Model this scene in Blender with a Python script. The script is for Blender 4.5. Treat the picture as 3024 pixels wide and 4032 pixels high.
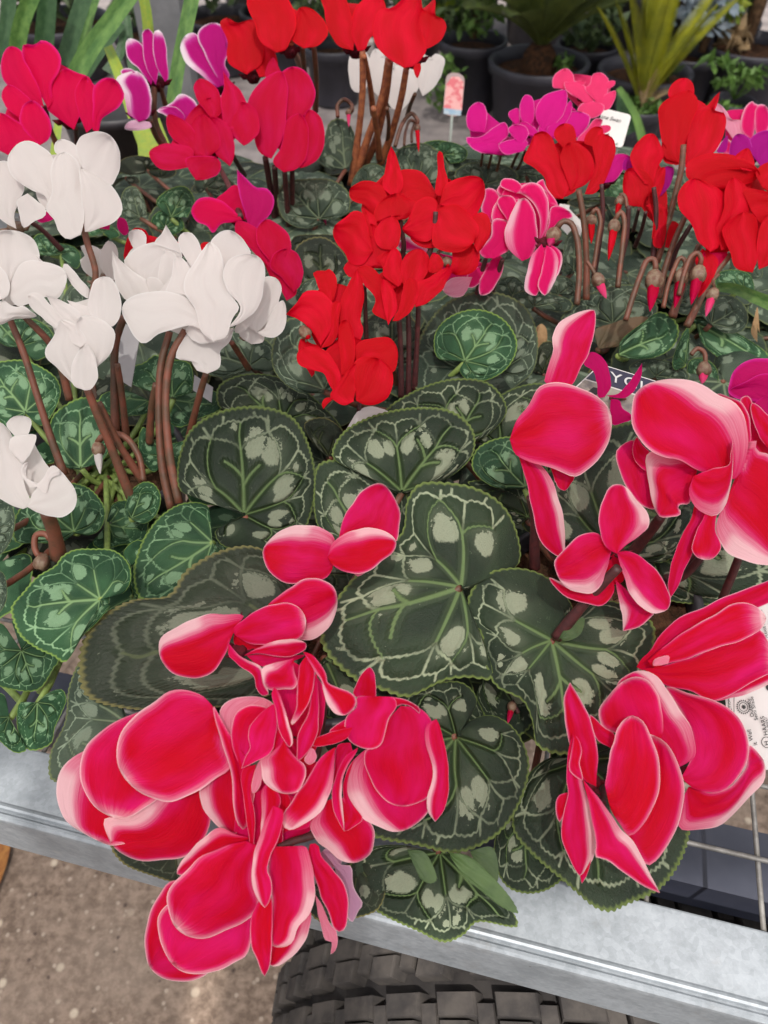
import bpy, bmesh, math, random
import numpy as np
from mathutils import Vector, Matrix, noise as mnoise
R = math.radians
for o in list(bpy.data.objects): bpy.data.objects.remove(o)
S = bpy.context.scene
COL = S.collection
random.seed(7); rng = np.random.default_rng(7)

# ------------------------------------------------------------------ camera
PITCH = R(47.0); CAMZ = 1.30; FPX = 2016.0 / math.tan(R(33.5))
cam_d = bpy.data.cameras.new('camera'); cam = bpy.data.objects.new('camera', cam_d); COL.objects.link(cam)
cam.location = (0, 0, CAMZ); cam.rotation_euler = (math.pi/2 - PITCH, 0, 0)
cam_d.sensor_fit = 'VERTICAL'; cam_d.sensor_height = 32.0; cam_d.lens = 16.0 / math.tan(R(33.5))
cam_d.clip_start = 0.02; cam_d.clip_end = 200
cam_d.dof.use_dof = True; cam_d.dof.focus_distance = 0.46; cam_d.dof.aperture_fstop = cam_d.lens / 2.3
S.camera = cam
# ------------------------------------------------------------------ world, sun, exposure
SUN_EL = R(65)
W = bpy.data.worlds.new('World'); S.world = W; W.use_nodes = True
wn = W.node_tree; wn.nodes.clear()
sky = wn.nodes.new('ShaderNodeTexSky'); sky.sky_type = 'NISHITA'; sky.sun_disc = False
sky.sun_elevation = SUN_EL; sky.sun_rotation = R(180); sky.dust_density = 4.0; sky.ozone_density = 0.6; sky.air_density = 1.0
hs = wn.nodes.new('ShaderNodeHueSaturation'); hs.inputs['Saturation'].default_value = 0.35
bg = wn.nodes.new('ShaderNodeBackground'); bg.inputs['Strength'].default_value = 0.13
wo = wn.nodes.new('ShaderNodeOutputWorld')
wn.links.new(sky.outputs[0], hs.inputs['Color']); wn.links.new(hs.outputs[0], bg.inputs[0]); wn.links.new(bg.outputs[0], wo.inputs[0])
sd = bpy.data.lights.new('sun', 'SUN'); sd.energy = 3.4; sd.angle = R(0.5); sd.color = (1.0, 0.95, 0.88)
sun = bpy.data.objects.new('sun', sd); COL.objects.link(sun)
sun.rotation_euler = (math.pi/2 - SUN_EL, 0, 0)      # shines towards +Y and down
S.view_settings.view_transform = 'Standard'; S.view_settings.look = 'None'
S.view_settings.exposure = 0.62; S.view_settings.gamma = 1.0
S.cycles.max_bounces = 7; S.cycles.diffuse_bounces = 4; S.cycles.glossy_bounces = 3; S.cycles.transmission_bounces = 5
S.cycles.use_denoising = True; S.cycles.caustics_reflective = False; S.cycles.caustics_refractive = False

# ------------------------------------------------------------------ projection helpers
FW = np.array([0, math.cos(PITCH), -math.sin(PITCH)]); UP = np.array([0, math.sin(PITCH), math.cos(PITCH)])
RT = np.array([1.0, 0, 0]); CP = np.array([0, 0, CAMZ])
FR = {'G': (0, 0, 0.5486), 'P1': (200, 2500, 2.07375), 'P2': (900, 2500, 1.84333), 'P3': (500, 3100, 1.659),
      'P4': (2124, 2250, 1.7011), 'P5': (2324, 1400, 2.2114), 'P6': (0, 450, 1.3825), 'P7': (1100, 500, 1.84333), 'P8': (2000, 200, 1.6201)}
for _i, _c in enumerate('abc'):
    for _j in range(4): FR['%s%d' % (_c, _j)] = (1008*_i, 1008*_j, 1.64583)
def ray(fr, x, y):
    """direction (unnormalised, 1 along the view axis) of a photo point given in a zoom frame"""
    x0, y0, s = FR[fr]; X = x0 + np.asarray(x, float)/s; Y = y0 + np.asarray(y, float)/s
    a = (X - 1512)/FPX; b = -(Y - 2016)/FPX
    return FW + a[..., None]*RT + b[..., None]*UP
def atd(fr, x, y, d):
    return CP + ray(fr, x, y)*np.asarray(d, float)[..., None]
def atz(fr, x, y, z):
    r = ray(fr, x, y); t = (z - CAMZ)/r[..., 2]
    return CP + r*t[..., None]
def depth_z(fr, x, y, z):
    r = ray(fr, np.float64(x), np.float64(y)); return (z - CAMZ)/r[2]
def px_of(p):
    q = np.asarray(p) - CP; d = q @ FW
    return 1512 + (q @ RT)/d*FPX, 2016 - (q @ UP)/d*FPX

# ------------------------------------------------------------------ node materials
def new_mat(name):
    m = bpy.data.materials.new(name); m.use_nodes = True; m.node_tree.nodes.clear(); return m, m.node_tree
class N:
    """tiny node helper"""
    def __init__(s, nt): s.nt = nt
    def n(s, t, **k):
        nd = s.nt.nodes.new(t)
        for a, b in k.items(): setattr(nd, a, b)
        return nd
    def l(s, a, b): s.nt.links.new(a, b)
    def val(s, x, sock):
        if hasattr(x, 'links'): s.l(x, sock)
        else: sock.default_value = x
    def math(s, op, a, b=0.0, c=None, clamp=False):
        nd = s.n('ShaderNodeMath', operation=op, use_clamp=clamp); s.val(a, nd.inputs[0]); s.val(b, nd.inputs[1])
        if c is not None: s.val(c, nd.inputs[2])
        return nd.outputs[0]
    def mix(s, f, a, b):
        nd = s.n('ShaderNodeMix', data_type='RGBA'); s.val(f, nd.inputs[0])
        s.val(a if hasattr(a, 'links') else (*a, 1), nd.inputs[6]); s.val(b if hasattr(b, 'links') else (*b, 1), nd.inputs[7]); return nd.outputs[2]
    def ss(s, x, lo, hi):
        nd = s.n('ShaderNodeMapRange', interpolation_type='SMOOTHSTEP'); s.val(x, nd.inputs[0]); nd.inputs[1].default_value = lo; nd.inputs[2].default_value = hi
        nd.inputs[3].default_value = 0.0; nd.inputs[4].default_value = 1.0
        return nd.outputs[0]
    def attr(s, name): return s.n('ShaderNodeAttribute', attribute_name=name)
    def noise(s, vec, scale, detail=3, rough=0.55):
        nd = s.n('ShaderNodeTexNoise'); nd.inputs['Scale'].default_value = scale; nd.inputs['Detail'].default_value = detail; nd.inputs['Roughness'].default_value = rough
        if vec is not None: s.l(vec, nd.inputs['Vector'])
        return nd.outputs[0]
    def scalevec(s, vec, sc, off=None):
        nd = s.n('ShaderNodeVectorMath', operation='MULTIPLY'); s.l(vec, nd.inputs[0]); nd.inputs[1].default_value = sc
        if off is None: return nd.outputs[0]
        ad = s.n('ShaderNodeVectorMath', operation='ADD'); s.l(nd.outputs[0], ad.inputs[0]); s.l(off, ad.inputs[1]); return ad.outputs[0]
    def bump(s, h, strength, dist=0.002):
        nd = s.n('ShaderNodeBump'); s.l(h, nd.inputs['Height']); nd.inputs['Strength'].default_value = strength; nd.inputs['Distance'].default_value = dist; return nd.outputs[0]

def petal_mat(name, core, mid, pale, rim, trans=0.35, bias=0.0, magenta=None, bst=0.4, vr=0.2):
    m, nt = new_mat(name); k = N(nt)
    pl = k.attr('pl').outputs['Fac']; uv = k.n('ShaderNodeUVMap').outputs[0]
    oi = k.n('ShaderNodeObjectInfo'); cx = k.n('ShaderNodeCombineXYZ'); k.l(k.math('MULTIPLY', oi.outputs['Random'], 37.0), cx.inputs[2])
    streak = k.noise(k.scalevec(uv, (2.2, 42.0, 1.0), cx.outputs[0]), 1.0, 4, 0.6)
    fine = k.noise(k.scalevec(uv, (4.0, 95.0, 1.0), cx.outputs[0]), 1.0, 3, 0.6)
    blot = k.noise(k.scalevec(uv, (2.2, 2.4, 1.0), cx.outputs[0]), 1.0, 2, 0.5)
    x = k.math('ADD', pl, k.math('MULTIPLY', k.math('SUBTRACT', streak, 0.5), 0.62))
    x = k.math('ADD', x, k.math('MULTIPLY', k.math('SUBTRACT', fine, 0.5), 0.35))
    x = k.math('ADD', x, bias)
    c1 = k.mix(k.ss(x, 0.04, 0.55), core, mid)
    c2 = k.mix(k.ss(x, 0.38, 1.0), c1, pale)
    c3 = k.mix(k.ss(pl, 0.86, 0.99), c2, rim)
    if magenta: 
        c3 = k.mix(k.math('MULTIPLY', k.ss(k.math('MULTIPLY_ADD', 1.0, 1.0, 0.0), 0.0, 1.0) if False else k.ss(k.math('ADD', blot, k.math('MULTIPLY', oi.outputs['Random'], 0.25)), 0.40, 1.15), k.ss(k.math('SUBTRACT', 1.0, x), 0.3, 0.8)), c3, magenta)
    fv = k.math('ADD', 1 - vr/2, k.math('MULTIPLY', k.math('ADD', k.math('MULTIPLY', fine, 0.6), k.math('MULTIPLY', streak, 0.4)), vr))
    hsv = k.n('ShaderNodeHueSaturation'); k.l(c3, hsv.inputs['Color']); k.l(fv, hsv.inputs['Value'])
    b = k.n('ShaderNodeBsdfPrincipled'); k.l(hsv.outputs[0], b.inputs['Base Color']); b.inputs['Roughness'].default_value = 0.5
    b.inputs['Specular IOR Level'].default_value = 0.10
    nb = k.bump(k.math('ADD', streak, k.math('MULTIPLY', fine, 0.7)), bst, 0.0014); k.l(nb, b.inputs['Normal'])
    t = k.n('ShaderNodeBsdfTranslucent'); k.l(hsv.outputs[0], t.inputs[0]); k.l(nb, t.inputs['Normal'])
    mx = k.n('ShaderNodeMixShader'); mx.inputs[0].default_value = trans; k.l(b.outputs[0], mx.inputs[1]); k.l(t.outputs[0], mx.inputs[2])
    o = k.n('ShaderNodeOutputMaterial'); k.l(mx.outputs[0], o.inputs[0]); return m

def leaf_mat(name, base, base2, silver, vein, rim, blot_amt=1.0, rough=0.5, net=1.0):
    m, nt = new_mat(name); k = N(nt)
    va = k.attr('va').outputs['Fac']; vb = k.attr('vb').outputs['Fac']; bl = k.attr('bl').outputs['Fac']; rr = k.attr('rr').outputs['Fac']
    uv = k.n('ShaderNodeUVMap').outputs[0]
    oi = k.n('ShaderNodeObjectInfo'); cx = k.n('ShaderNodeCombineXYZ'); k.l(k.math('MULTIPLY', oi.outputs['Random'], 53.0), cx.inputs[2])
    n1 = k.noise(k.scalevec(uv, (13, 13, 1), cx.outputs[0]), 1.0, 5, 0.65)
    n2 = k.noise(k.scalevec(uv, (38, 38, 1), cx.outputs[0]), 1.0, 4, 0.7)
    n3 = k.noise(k.scalevec(uv, (3, 3, 1), cx.outputs[0]), 1.0, 3, 0.5)
    n4 = k.noise(k.scalevec(uv, (150, 150, 1), cx.outputs[0]), 1.0, 2, 0.6)
    col = k.mix(k.ss(n3, 0.35, 0.65), base, base2)
    # silver blotches with a ragged edge
    rag = k.math('ADD', 0.25, k.math('MULTIPLY', k.ss(rr, 0.5, 0.68), 1.0))
    e = k.math('ADD', bl, k.math('MULTIPLY', rag, k.math('ADD', k.math('MULTIPLY', k.math('SUBTRACT', n1, 0.5), 1.7), k.math('MULTIPLY', k.math('SUBTRACT', n2, 0.5), 1.1))))
    soft = k.math('MULTIPLY', k.math('MULTIPLY', k.ss(bl, -0.5, 0.7), k.ss(n3, 0.30, 0.75)), 0.22)
    col = k.mix(soft, col, silver)
    f = k.math('MULTIPLY', k.math('MULTIPLY', k.ss(e, 0.40, 0.54), blot_amt), k.math('ADD', 0.68, k.math('MULTIPLY', n4, 0.55)))
    col = k.mix(f, col, silver)
    # silver network in the outer half, green main veins
    wv = k.math('ADD', 0.0030, k.math('MULTIPLY', n1, 0.012))
    fb = k.math('SUBTRACT', 1.0, k.ss(k.math('DIVIDE', k.math('ADD', vb, k.math('MULTIPLY', k.math('SUBTRACT', n2, 0.5), 0.016)), wv), 0.30, 1.9))
    col = k.mix(k.math('MULTIPLY', k.math('MULTIPLY', fb, net), k.math('MULTIPLY', k.math('ADD', 0.30, k.math('MULTIPLY', k.ss(rr, 0.5, 0.8), 0.5)), k.math('ADD', 0.35, k.ss(n3, 0.3, 0.6)))), col, k.mix(0.2, tuple(min(1.0, q*1.35) for q in silver), vein))
    wa = k.math('ADD', 0.005, k.math('MULTIPLY', k.math('SUBTRACT', 1.0, rr), 0.013))
    fa = k.math('SUBTRACT', 1.0, k.ss(k.math('DIVIDE', va, wa), 0.35, 1.5))
    col = k.mix(k.math('MULTIPLY', fa, 0.85), col, vein)
    halo = k.math('MULTIPLY', k.math('SUBTRACT', 1.0, k.ss(va, 0.0, 0.075)), 0.26)
    col = k.mix(k.math('MULTIPLY', halo, k.math('SUBTRACT', 1.0, rr)), col, vein)
    # stray specks
    sp = k.n('ShaderNodeTexVoronoi'); k.l(k.scalevec(uv, (55, 55, 1), cx.outputs[0]), sp.inputs['Vector']); sp.inputs['Scale'].default_value = 1.0
    fs = k.math('MULTIPLY', k.math('SUBTRACT', 1.0, k.ss(sp.outputs['Distance'], 0.05, 0.16)), k.ss(n1, 0.52, 0.6))
    col = k.mix(k.math('MULTIPLY', fs, 0.7), col, silver)
    fr_ = k.math('MULTIPLY', k.ss(rr, 0.962, 0.990), k.math('ADD', 0.45, k.math('MULTIPLY', n2, 0.9)), clamp=True); col = k.mix(fr_, col, rim)
    hv = k.n('ShaderNodeHueSaturation'); k.l(col, hv.inputs['Color']); k.l(k.math('ADD', 0.82, k.math('MULTIPLY', oi.outputs['Random'], 0.36)), hv.inputs['Value'])
    b = k.n('ShaderNodeBsdfPrincipled'); k.l(hv.outputs[0], b.inputs['Base Color']); b.inputs['Specular IOR Level'].default_value = 0.28
    k.l(k.math('ADD', rough - 0.08, k.math('MULTIPLY', n2, 0.2)), b.inputs['Roughness'])
    hgt = k.math('ADD', k.math('MULTIPLY', k.ss(va, 0.0, 0.05), 1.3), k.math('ADD', k.math('MULTIPLY', n4, 0.35), k.math('MULTIPLY', n2, 0.35)))
    k.l(k.bump(hgt, 0.8, 0.0020), b.inputs['Normal'])
    t = k.n('ShaderNodeBsdfTranslucent'); k.l(hv.outputs[0], t.inputs[0])
    mx = k.n('ShaderNodeMixShader'); mx.inputs[0].default_value = 0.10; k.l(b.outputs[0], mx.inputs[1]); k.l(t.outputs[0], mx.inputs[2])
    o = k.n('ShaderNodeOutputMaterial'); k.l(mx.outputs[0], o.inputs[0]); return m

def simple_mat(name, c1, c2=None, scale=20.0, rough=0.6, spec=0.4, metal=0.0, bump=0.0, lo=0.35, hi=0.65, detail=4, trans=0.0, stretch=(1, 1, 1), bdist=0.002):
    m, nt = new_mat(name); k = N(nt)
    tc = k.n('ShaderNodeTexCoord').outputs['Object']
    n1 = k.noise(k.scalevec(tc, stretch), scale, detail, 0.6)
    b = k.n('ShaderNodeBsdfPrincipled')
    oi = k.n('ShaderNodeObjectInfo')
    col = k.mix(k.ss(n1, lo, hi), c1, c2 or tuple(x*0.8 for x in c1))
    hv = k.n('ShaderNodeHueSaturation'); k.l(col, hv.inputs['Color']); k.l(k.math('ADD', 0.88, k.math('MULTIPLY', oi.outputs['Random'], 0.24)), hv.inputs['Value'])
    k.l(hv.outputs[0], b.inputs['Base Color']); b.inputs['Roughness'].default_value = rough; b.inputs['Specular IOR Level'].default_value = spec; b.inputs['Metallic'].default_value = metal
    if bump: k.l(k.bump(n1, bump, bdist), b.inputs['Normal'])
    o = k.n('ShaderNodeOutputMaterial')
    if trans:
        t = k.n('ShaderNodeBsdfTranslucent'); k.l(hv.outputs[0], t.inputs[0]); mx = k.n('ShaderNodeMixShader'); mx.inputs[0].default_value = trans
        k.l(b.outputs[0], mx.inputs[1]); k.l(t.outputs[0], mx.inputs[2]); k.l(mx.outputs[0], o.inputs[0])
    else: k.l(b.outputs[0], o.inputs[0])
    return m

M = {}
M['picotee'] = petal_mat('petal_picotee', (0.60, 0.001, 0.018), (0.68, 0.018, 0.130), (0.78, 0.27, 0.37), (0.90, 0.58, 0.61), 0.42, 0.0, (0.76, 0.010, 0.18))
M['white'] = petal_mat('petal_white', (0.70, 0.65, 0.63), (0.72, 0.68, 0.66), (0.74, 0.71, 0.70), (0.77, 0.75, 0.74), 0.42, bst=0.12, vr=0.06)
M['red'] = petal_mat('petal_red', (0.50, 0.0004, 0.006), (0.60, 0.0008, 0.010), (0.74, 0.002, 0.008), (0.80, 0.008, 0.02), 0.34, 0.0, (0.74, 0.001, 0.028), bst=0.3, vr=0.3)
M['crimson'] = petal_mat('petal_crimson', (0.58, 0.0006, 0.034), (0.64, 0.001, 0.075), (0.74, 0.006, 0.15), (0.76, 0.03, 0.22), 0.45, 0.0, (0.68, 0.006, 0.10))
M['cerise'] = petal_mat('petal_cerise', (0.70, 0.0008, 0.070), (0.73, 0.001, 0.115), (0.76, 0.012, 0.20), (0.78, 0.04, 0.26), 0.45)
M['magenta'] = petal_mat('petal_magenta', (0.44, 0.001, 0.10), (0.50, 0.004, 0.16), (0.58, 0.02, 0.24), (0.62, 0.06, 0.30), 0.3)
M['pinkrim'] = petal_mat('petal_pink_rimmed', (0.62, 0.006, 0.22), (0.68, 0.03, 0.30), (0.78, 0.20, 0.42), (0.84, 0.42, 0.58), 0.3)
M['pink'] = petal_mat('petal_pink', (0.78, 0.04, 0.16), (0.80, 0.08, 0.24), (0.84, 0.22, 0.38), (0.86, 0.38, 0.50), 0.3)
M['rosewhite'] = petal_mat('petal_rose_white', (0.74, 0.006, 0.14), (0.78, 0.07, 0.26), (0.84, 0.38, 0.50), (0.86, 0.58, 0.66), 0.42)
M['purplewhite'] = petal_mat('petal_purple_white', (0.42, 0.001, 0.16), (0.50, 0.03, 0.28), (0.76, 0.52, 0.66), (0.82, 0.74, 0.78), 0.3)
M['purple'] = petal_mat('petal_purple', (0.36, 0.002, 0.20), (0.42, 0.01, 0.26), (0.50, 0.03, 0.34), (0.60, 0.10, 0.44), 0.3)
M['lilac'] = petal_mat('petal_withered', (0.42, 0.22, 0.34), (0.48, 0.28, 0.38), (0.55, 0.38, 0.46), (0.62, 0.48, 0.52), 0.3)
M['leafD'] = leaf_mat('leaf_dark_silver', (0.010, 0.020, 0.009), (0.020, 0.036, 0.016), (0.22, 0.25, 0.17), (0.11, 0.17, 0.06), (0.11, 0.155, 0.035))
M['leafB'] = leaf_mat('leaf_olive', (0.010, 0.016, 0.008), (0.020, 0.028, 0.014), (0.14, 0.155, 0.11), (0.06, 0.075, 0.03), (0.13, 0.12, 0.04), 1.0, 0.5, 0.35)
M['leafG'] = leaf_mat('leaf_green', (0.012, 0.048, 0.018), (0.028, 0.088, 0.034), (0.17, 0.29, 0.16), (0.19, 0.31, 0.13), (0.17, 0.27, 0.05), 0.95)
M['leafM'] = leaf_mat('leaf_grey_green', (0.024, 0.042, 0.026), (0.058, 0.084, 0.054), (0.19, 0.24, 0.17), (0.17, 0.22, 0.13), (0.13, 0.16, 0.06), 0.85, 0.55)
M['leafU'] = simple_mat('leaf_underside', (0.055, 0.095, 0.028), (0.035, 0.065, 0.02), 60, 0.6, 0.3, bump=0.3)
M['leafR'] = simple_mat('leaf_brown_underside', (0.14, 0.085, 0.045), (0.08, 0.06, 0.03), 40, 0.6, 0.3, bump=0.3)
M['dry'] = simple_mat('dry_leaf', (0.34, 0.22, 0.11), (0.22, 0.13, 0.06), 60, 0.7, 0.2, bump=0.4)
M['stem'] = simple_mat('stem_brown', (0.165, 0.052, 0.030), (0.085, 0.042, 0.022), 90, 0.5, 0.45, bump=0.4, bdist=0.0006)
M['stemD'] = simple_mat('stem_maroon', (0.075, 0.018, 0.018), (0.045, 0.013, 0.014), 260, 0.5, 0.45, bump=0.4, bdist=0.0006)
M['stemO'] = simple_mat('stem_orange_brown', (0.34, 0.115, 0.045), (0.20, 0.06, 0.03), 200, 0.5, 0.4, bump=0.3, bdist=0.0006)
M['stemG'] = simple_mat('stem_green', (0.20, 0.28, 0.07), (0.14, 0.20, 0.05), 160, 0.5, 0.4)
M['calyx'] = simple_mat('calyx', (0.20, 0.14, 0.09), (0.13, 0.055, 0.035), 300, 0.5, 0.4, bump=0.3, bdist=0.0006)
M['throat'] = simple_mat('throat', (0.10, 0.004, 0.012), (0.05, 0.003, 0.008), 300, 0.7, 0.2)
M['pot'] = simple_mat('pot_black', (0.020, 0.018, 0.022), (0.032, 0.028, 0.032), 25, 0.45, 0.5)
M['soil'] = simple_mat('soil', (0.045, 0.026, 0.016), (0.10, 0.05, 0.028), 90, 0.95, 0.1, bump=1.0, bdist=0.01)
M['tagw'] = simple_mat('label_white', (0.66, 0.64, 0.62), (0.60, 0.58, 0.56), 30, 0.5, 0.3)
M['tagg'] = simple_mat('label_grey', (0.34, 0.33, 0.34), (0.28, 0.27, 0.28), 30, 0.6, 0.3)
M['tagn'] = simple_mat('label_navy', (0.012, 0.012, 0.035), (0.018, 0.016, 0.04), 30, 0.4, 0.5)
M['ink'] = simple_mat('ink', (0.03, 0.03, 0.032), (0.05, 0.05, 0.05), 30, 0.6, 0.2)
M['inkw'] = simple_mat('ink_white', (0.6, 0.6, 0.6), (0.5, 0.5, 0.5), 30, 0.6, 0.2)

# ------------------------------------------------------------------ object helpers
def tag(o, label=None, cat=None, group=None, kind=None):
    if label: o['label'] = label
    if cat: o['category'] = cat
    if group: o['group'] = group
    if kind: o['kind'] = kind
    return o
def empty(name, loc, label, cat, group=None):
    o = bpy.data.objects.new(name, None); o.location = loc; o.empty_display_size = 0.02; COL.objects.link(o)
    return tag(o, label, cat, group)
def mesh_obj(name, verts, faces, mat, parent=None, smooth=True, attrs=None, uv=None, origin=None, loc=None):
    verts = np.asarray(verts, float)
    off = np.array(parent_loc(parent)) if parent is not None else (np.array(origin) if origin is not None else np.zeros(3))
    me = bpy.data.meshes.new(name); me.from_pydata((verts - off).tolist(), [], faces)
    if mat is not None:
        for mm in (mat if isinstance(mat, list) else [mat]): me.materials.append(mm)
    if smooth: me.polygons.foreach_set('use_smooth', [True]*len(me.polygons))
    for k_, a in (attrs or {}).items():
        at = me.attributes.new(k_, 'FLOAT', 'POINT'); at.data.foreach_set('value', np.asarray(a, np.float32))
    if uv is not None:
        ul = me.uv_layers.new(name='UVMap'); li = np.zeros(len(me.loops), np.int32); me.loops.foreach_get('vertex_index', li)
        ul.data.foreach_set('uv', np.asarray(uv, np.float32)[li].ravel())
    me.update(); o = bpy.data.objects.new(name, me); COL.objects.link(o)
    if parent is not None: o.parent = parent
    elif origin is not None: o.location = origin
    return o
def parent_loc(p):
    v = np.zeros(3)
    while p is not None: v += np.array(p.location); p = p.parent
    return v
class MB:
    def __init__(s): s.v = []; s.f = []
    def add(s, v, f):
        b = len(s.v); s.v += [tuple(x) for x in v]; s.f += [tuple(i + b for i in q) for q in f]
    def box(s, c, h, ax=None):
        c = np.array(c, float); A = np.eye(3) if ax is None else np.array(ax, float)
        v = [c + (A[0]*i*h[0] + A[1]*j*h[1] + A[2]*k_*h[2]) for i in (-1, 1) for j in (-1, 1) for k_ in (-1, 1)]
        s.add(v, [(0, 1, 3, 2), (4, 6, 7, 5), (0, 4, 5, 1), (2, 3, 7, 6), (0, 2, 6, 4), (1, 5, 7, 3)])
    def tube(s, pts, rad, n=10, caps=True):
        P = np.asarray(pts, float); m = len(P); rad = np.broadcast_to(np.asarray(rad, float), (m,))
        T = np.gradient(P, axis=0); T /= np.linalg.norm(T, axis=1)[:, None] + 1e-12
        ref = np.array([0.31, 0.87, 0.37]); vs = []
        for i in range(m):
            a = np.cross(T[i], ref); a /= np.linalg.norm(a) + 1e-12; b = np.cross(T[i], a)
            for j in range(n):
                t = 2*math.pi*j/n; vs.append(P[i] + rad[i]*(a*math.cos(t) + b*math.sin(t)))
        fs = [(i*n + j, i*n + (j+1) % n, (i+1)*n + (j+1) % n, (i+1)*n + j) for i in range(m-1) for j in range(n)]
        if caps: fs += [tuple(reversed(range(n))), tuple((m-1)*n + j for j in range(n))]
        s.add(vs, fs)
    def lathe(s, prof, c, n=24, ax=(0, 0, 1)):
        ax = np.array(ax, float); ax /= np.linalg.norm(ax); a = np.cross(ax, [0.3, 0.9, 0.2]); a /= np.linalg.norm(a); b = np.cross(ax, a); c = np.array(c, float)
        vs = [c + ax*z + r*(a*math.cos(2*math.pi*j/n) + b*math.sin(2*math.pi*j/n)) for r, z in prof for j in range(n)]
        fs = [(i*n + j, i*n + (j+1) % n, (i+1)*n + (j+1) % n, (i+1)*n + j) for i in range(len(prof)-1) for j in range(n)]
        s.add(vs, fs)
    def build(s, name, mat, parent=None, smooth=True, origin=None):
        return mesh_obj(name, s.v, s.f, mat, parent, smooth, origin=origin)

def parse(s):
    pts = []; sharp = []
    for i, t in enumerate(s.split()):
        sh = t.endswith('!'); t = t.rstrip('!'); a, b = t.split(','); pts.append((float(a), float(b)))
        if sh: sharp.append(i)
    return np.array(pts), sharp
def cr(P, sub=8):
    """centripetal Catmull-Rom through P (open)"""
    P = np.asarray(P, float); n = len(P)
    if n < 3: return P
    Q = np.vstack([2*P[0] - P[1], P, 2*P[-1] - P[-2]]); out = []
    for i in range(n-1):
        p0, p1, p2, p3 = Q[i:i+4]
        d = [max(1e-6, np.linalg.norm(b - a))**0.5 for a, b in ((p0, p1), (p1, p2), (p2, p3))]
        t0 = 0; t1 = d[0]; t2 = t1 + d[1]; t3 = t2 + d[2]
        t = np.linspace(t1, t2, sub, endpoint=False)[:, None]
        A1 = (t1-t)/(t1-t0)*p0 + (t-t0)/(t1-t0)*p1; A2 = (t2-t)/(t2-t1)*p1 + (t-t1)/(t2-t1)*p2; A3 = (t3-t)/(t3-t2)*p2 + (t-t2)/(t3-t2)*p3
        B1 = (t2-t)/(t2-t0)*A1 + (t-t0)/(t2-t0)*A2; B2 = (t3-t)/(t3-t1)*A2 + (t-t1)/(t3-t1)*A3
        out.append((t2-t)/(t2-t1)*B1 + (t-t1)/(t2-t1)*B2)
    return np.vstack(out + [P[-1:]])
def resample(C, n):
    d = np.r_[0, np.cumsum(np.linalg.norm(np.diff(C, axis=0), axis=1))]; t = np.linspace(0, d[-1], n)
    return np.stack([np.interp(t, d, C[:, i]) for i in range(C.shape[1])], 1)
def segdist(P, A, B):
    d = B - A; L = (d**2).sum(1) + 1e-12; best = np.full(len(P), 1e9)
    for i in range(len(A)):
        t = np.clip(((P - A[i]) @ d[i])/L[i], 0, 1); q = A[i] + t[:, None]*d[i]
        best = np.minimum(best, ((P - q)**2).sum(1))
    return np.sqrt(best)

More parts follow.
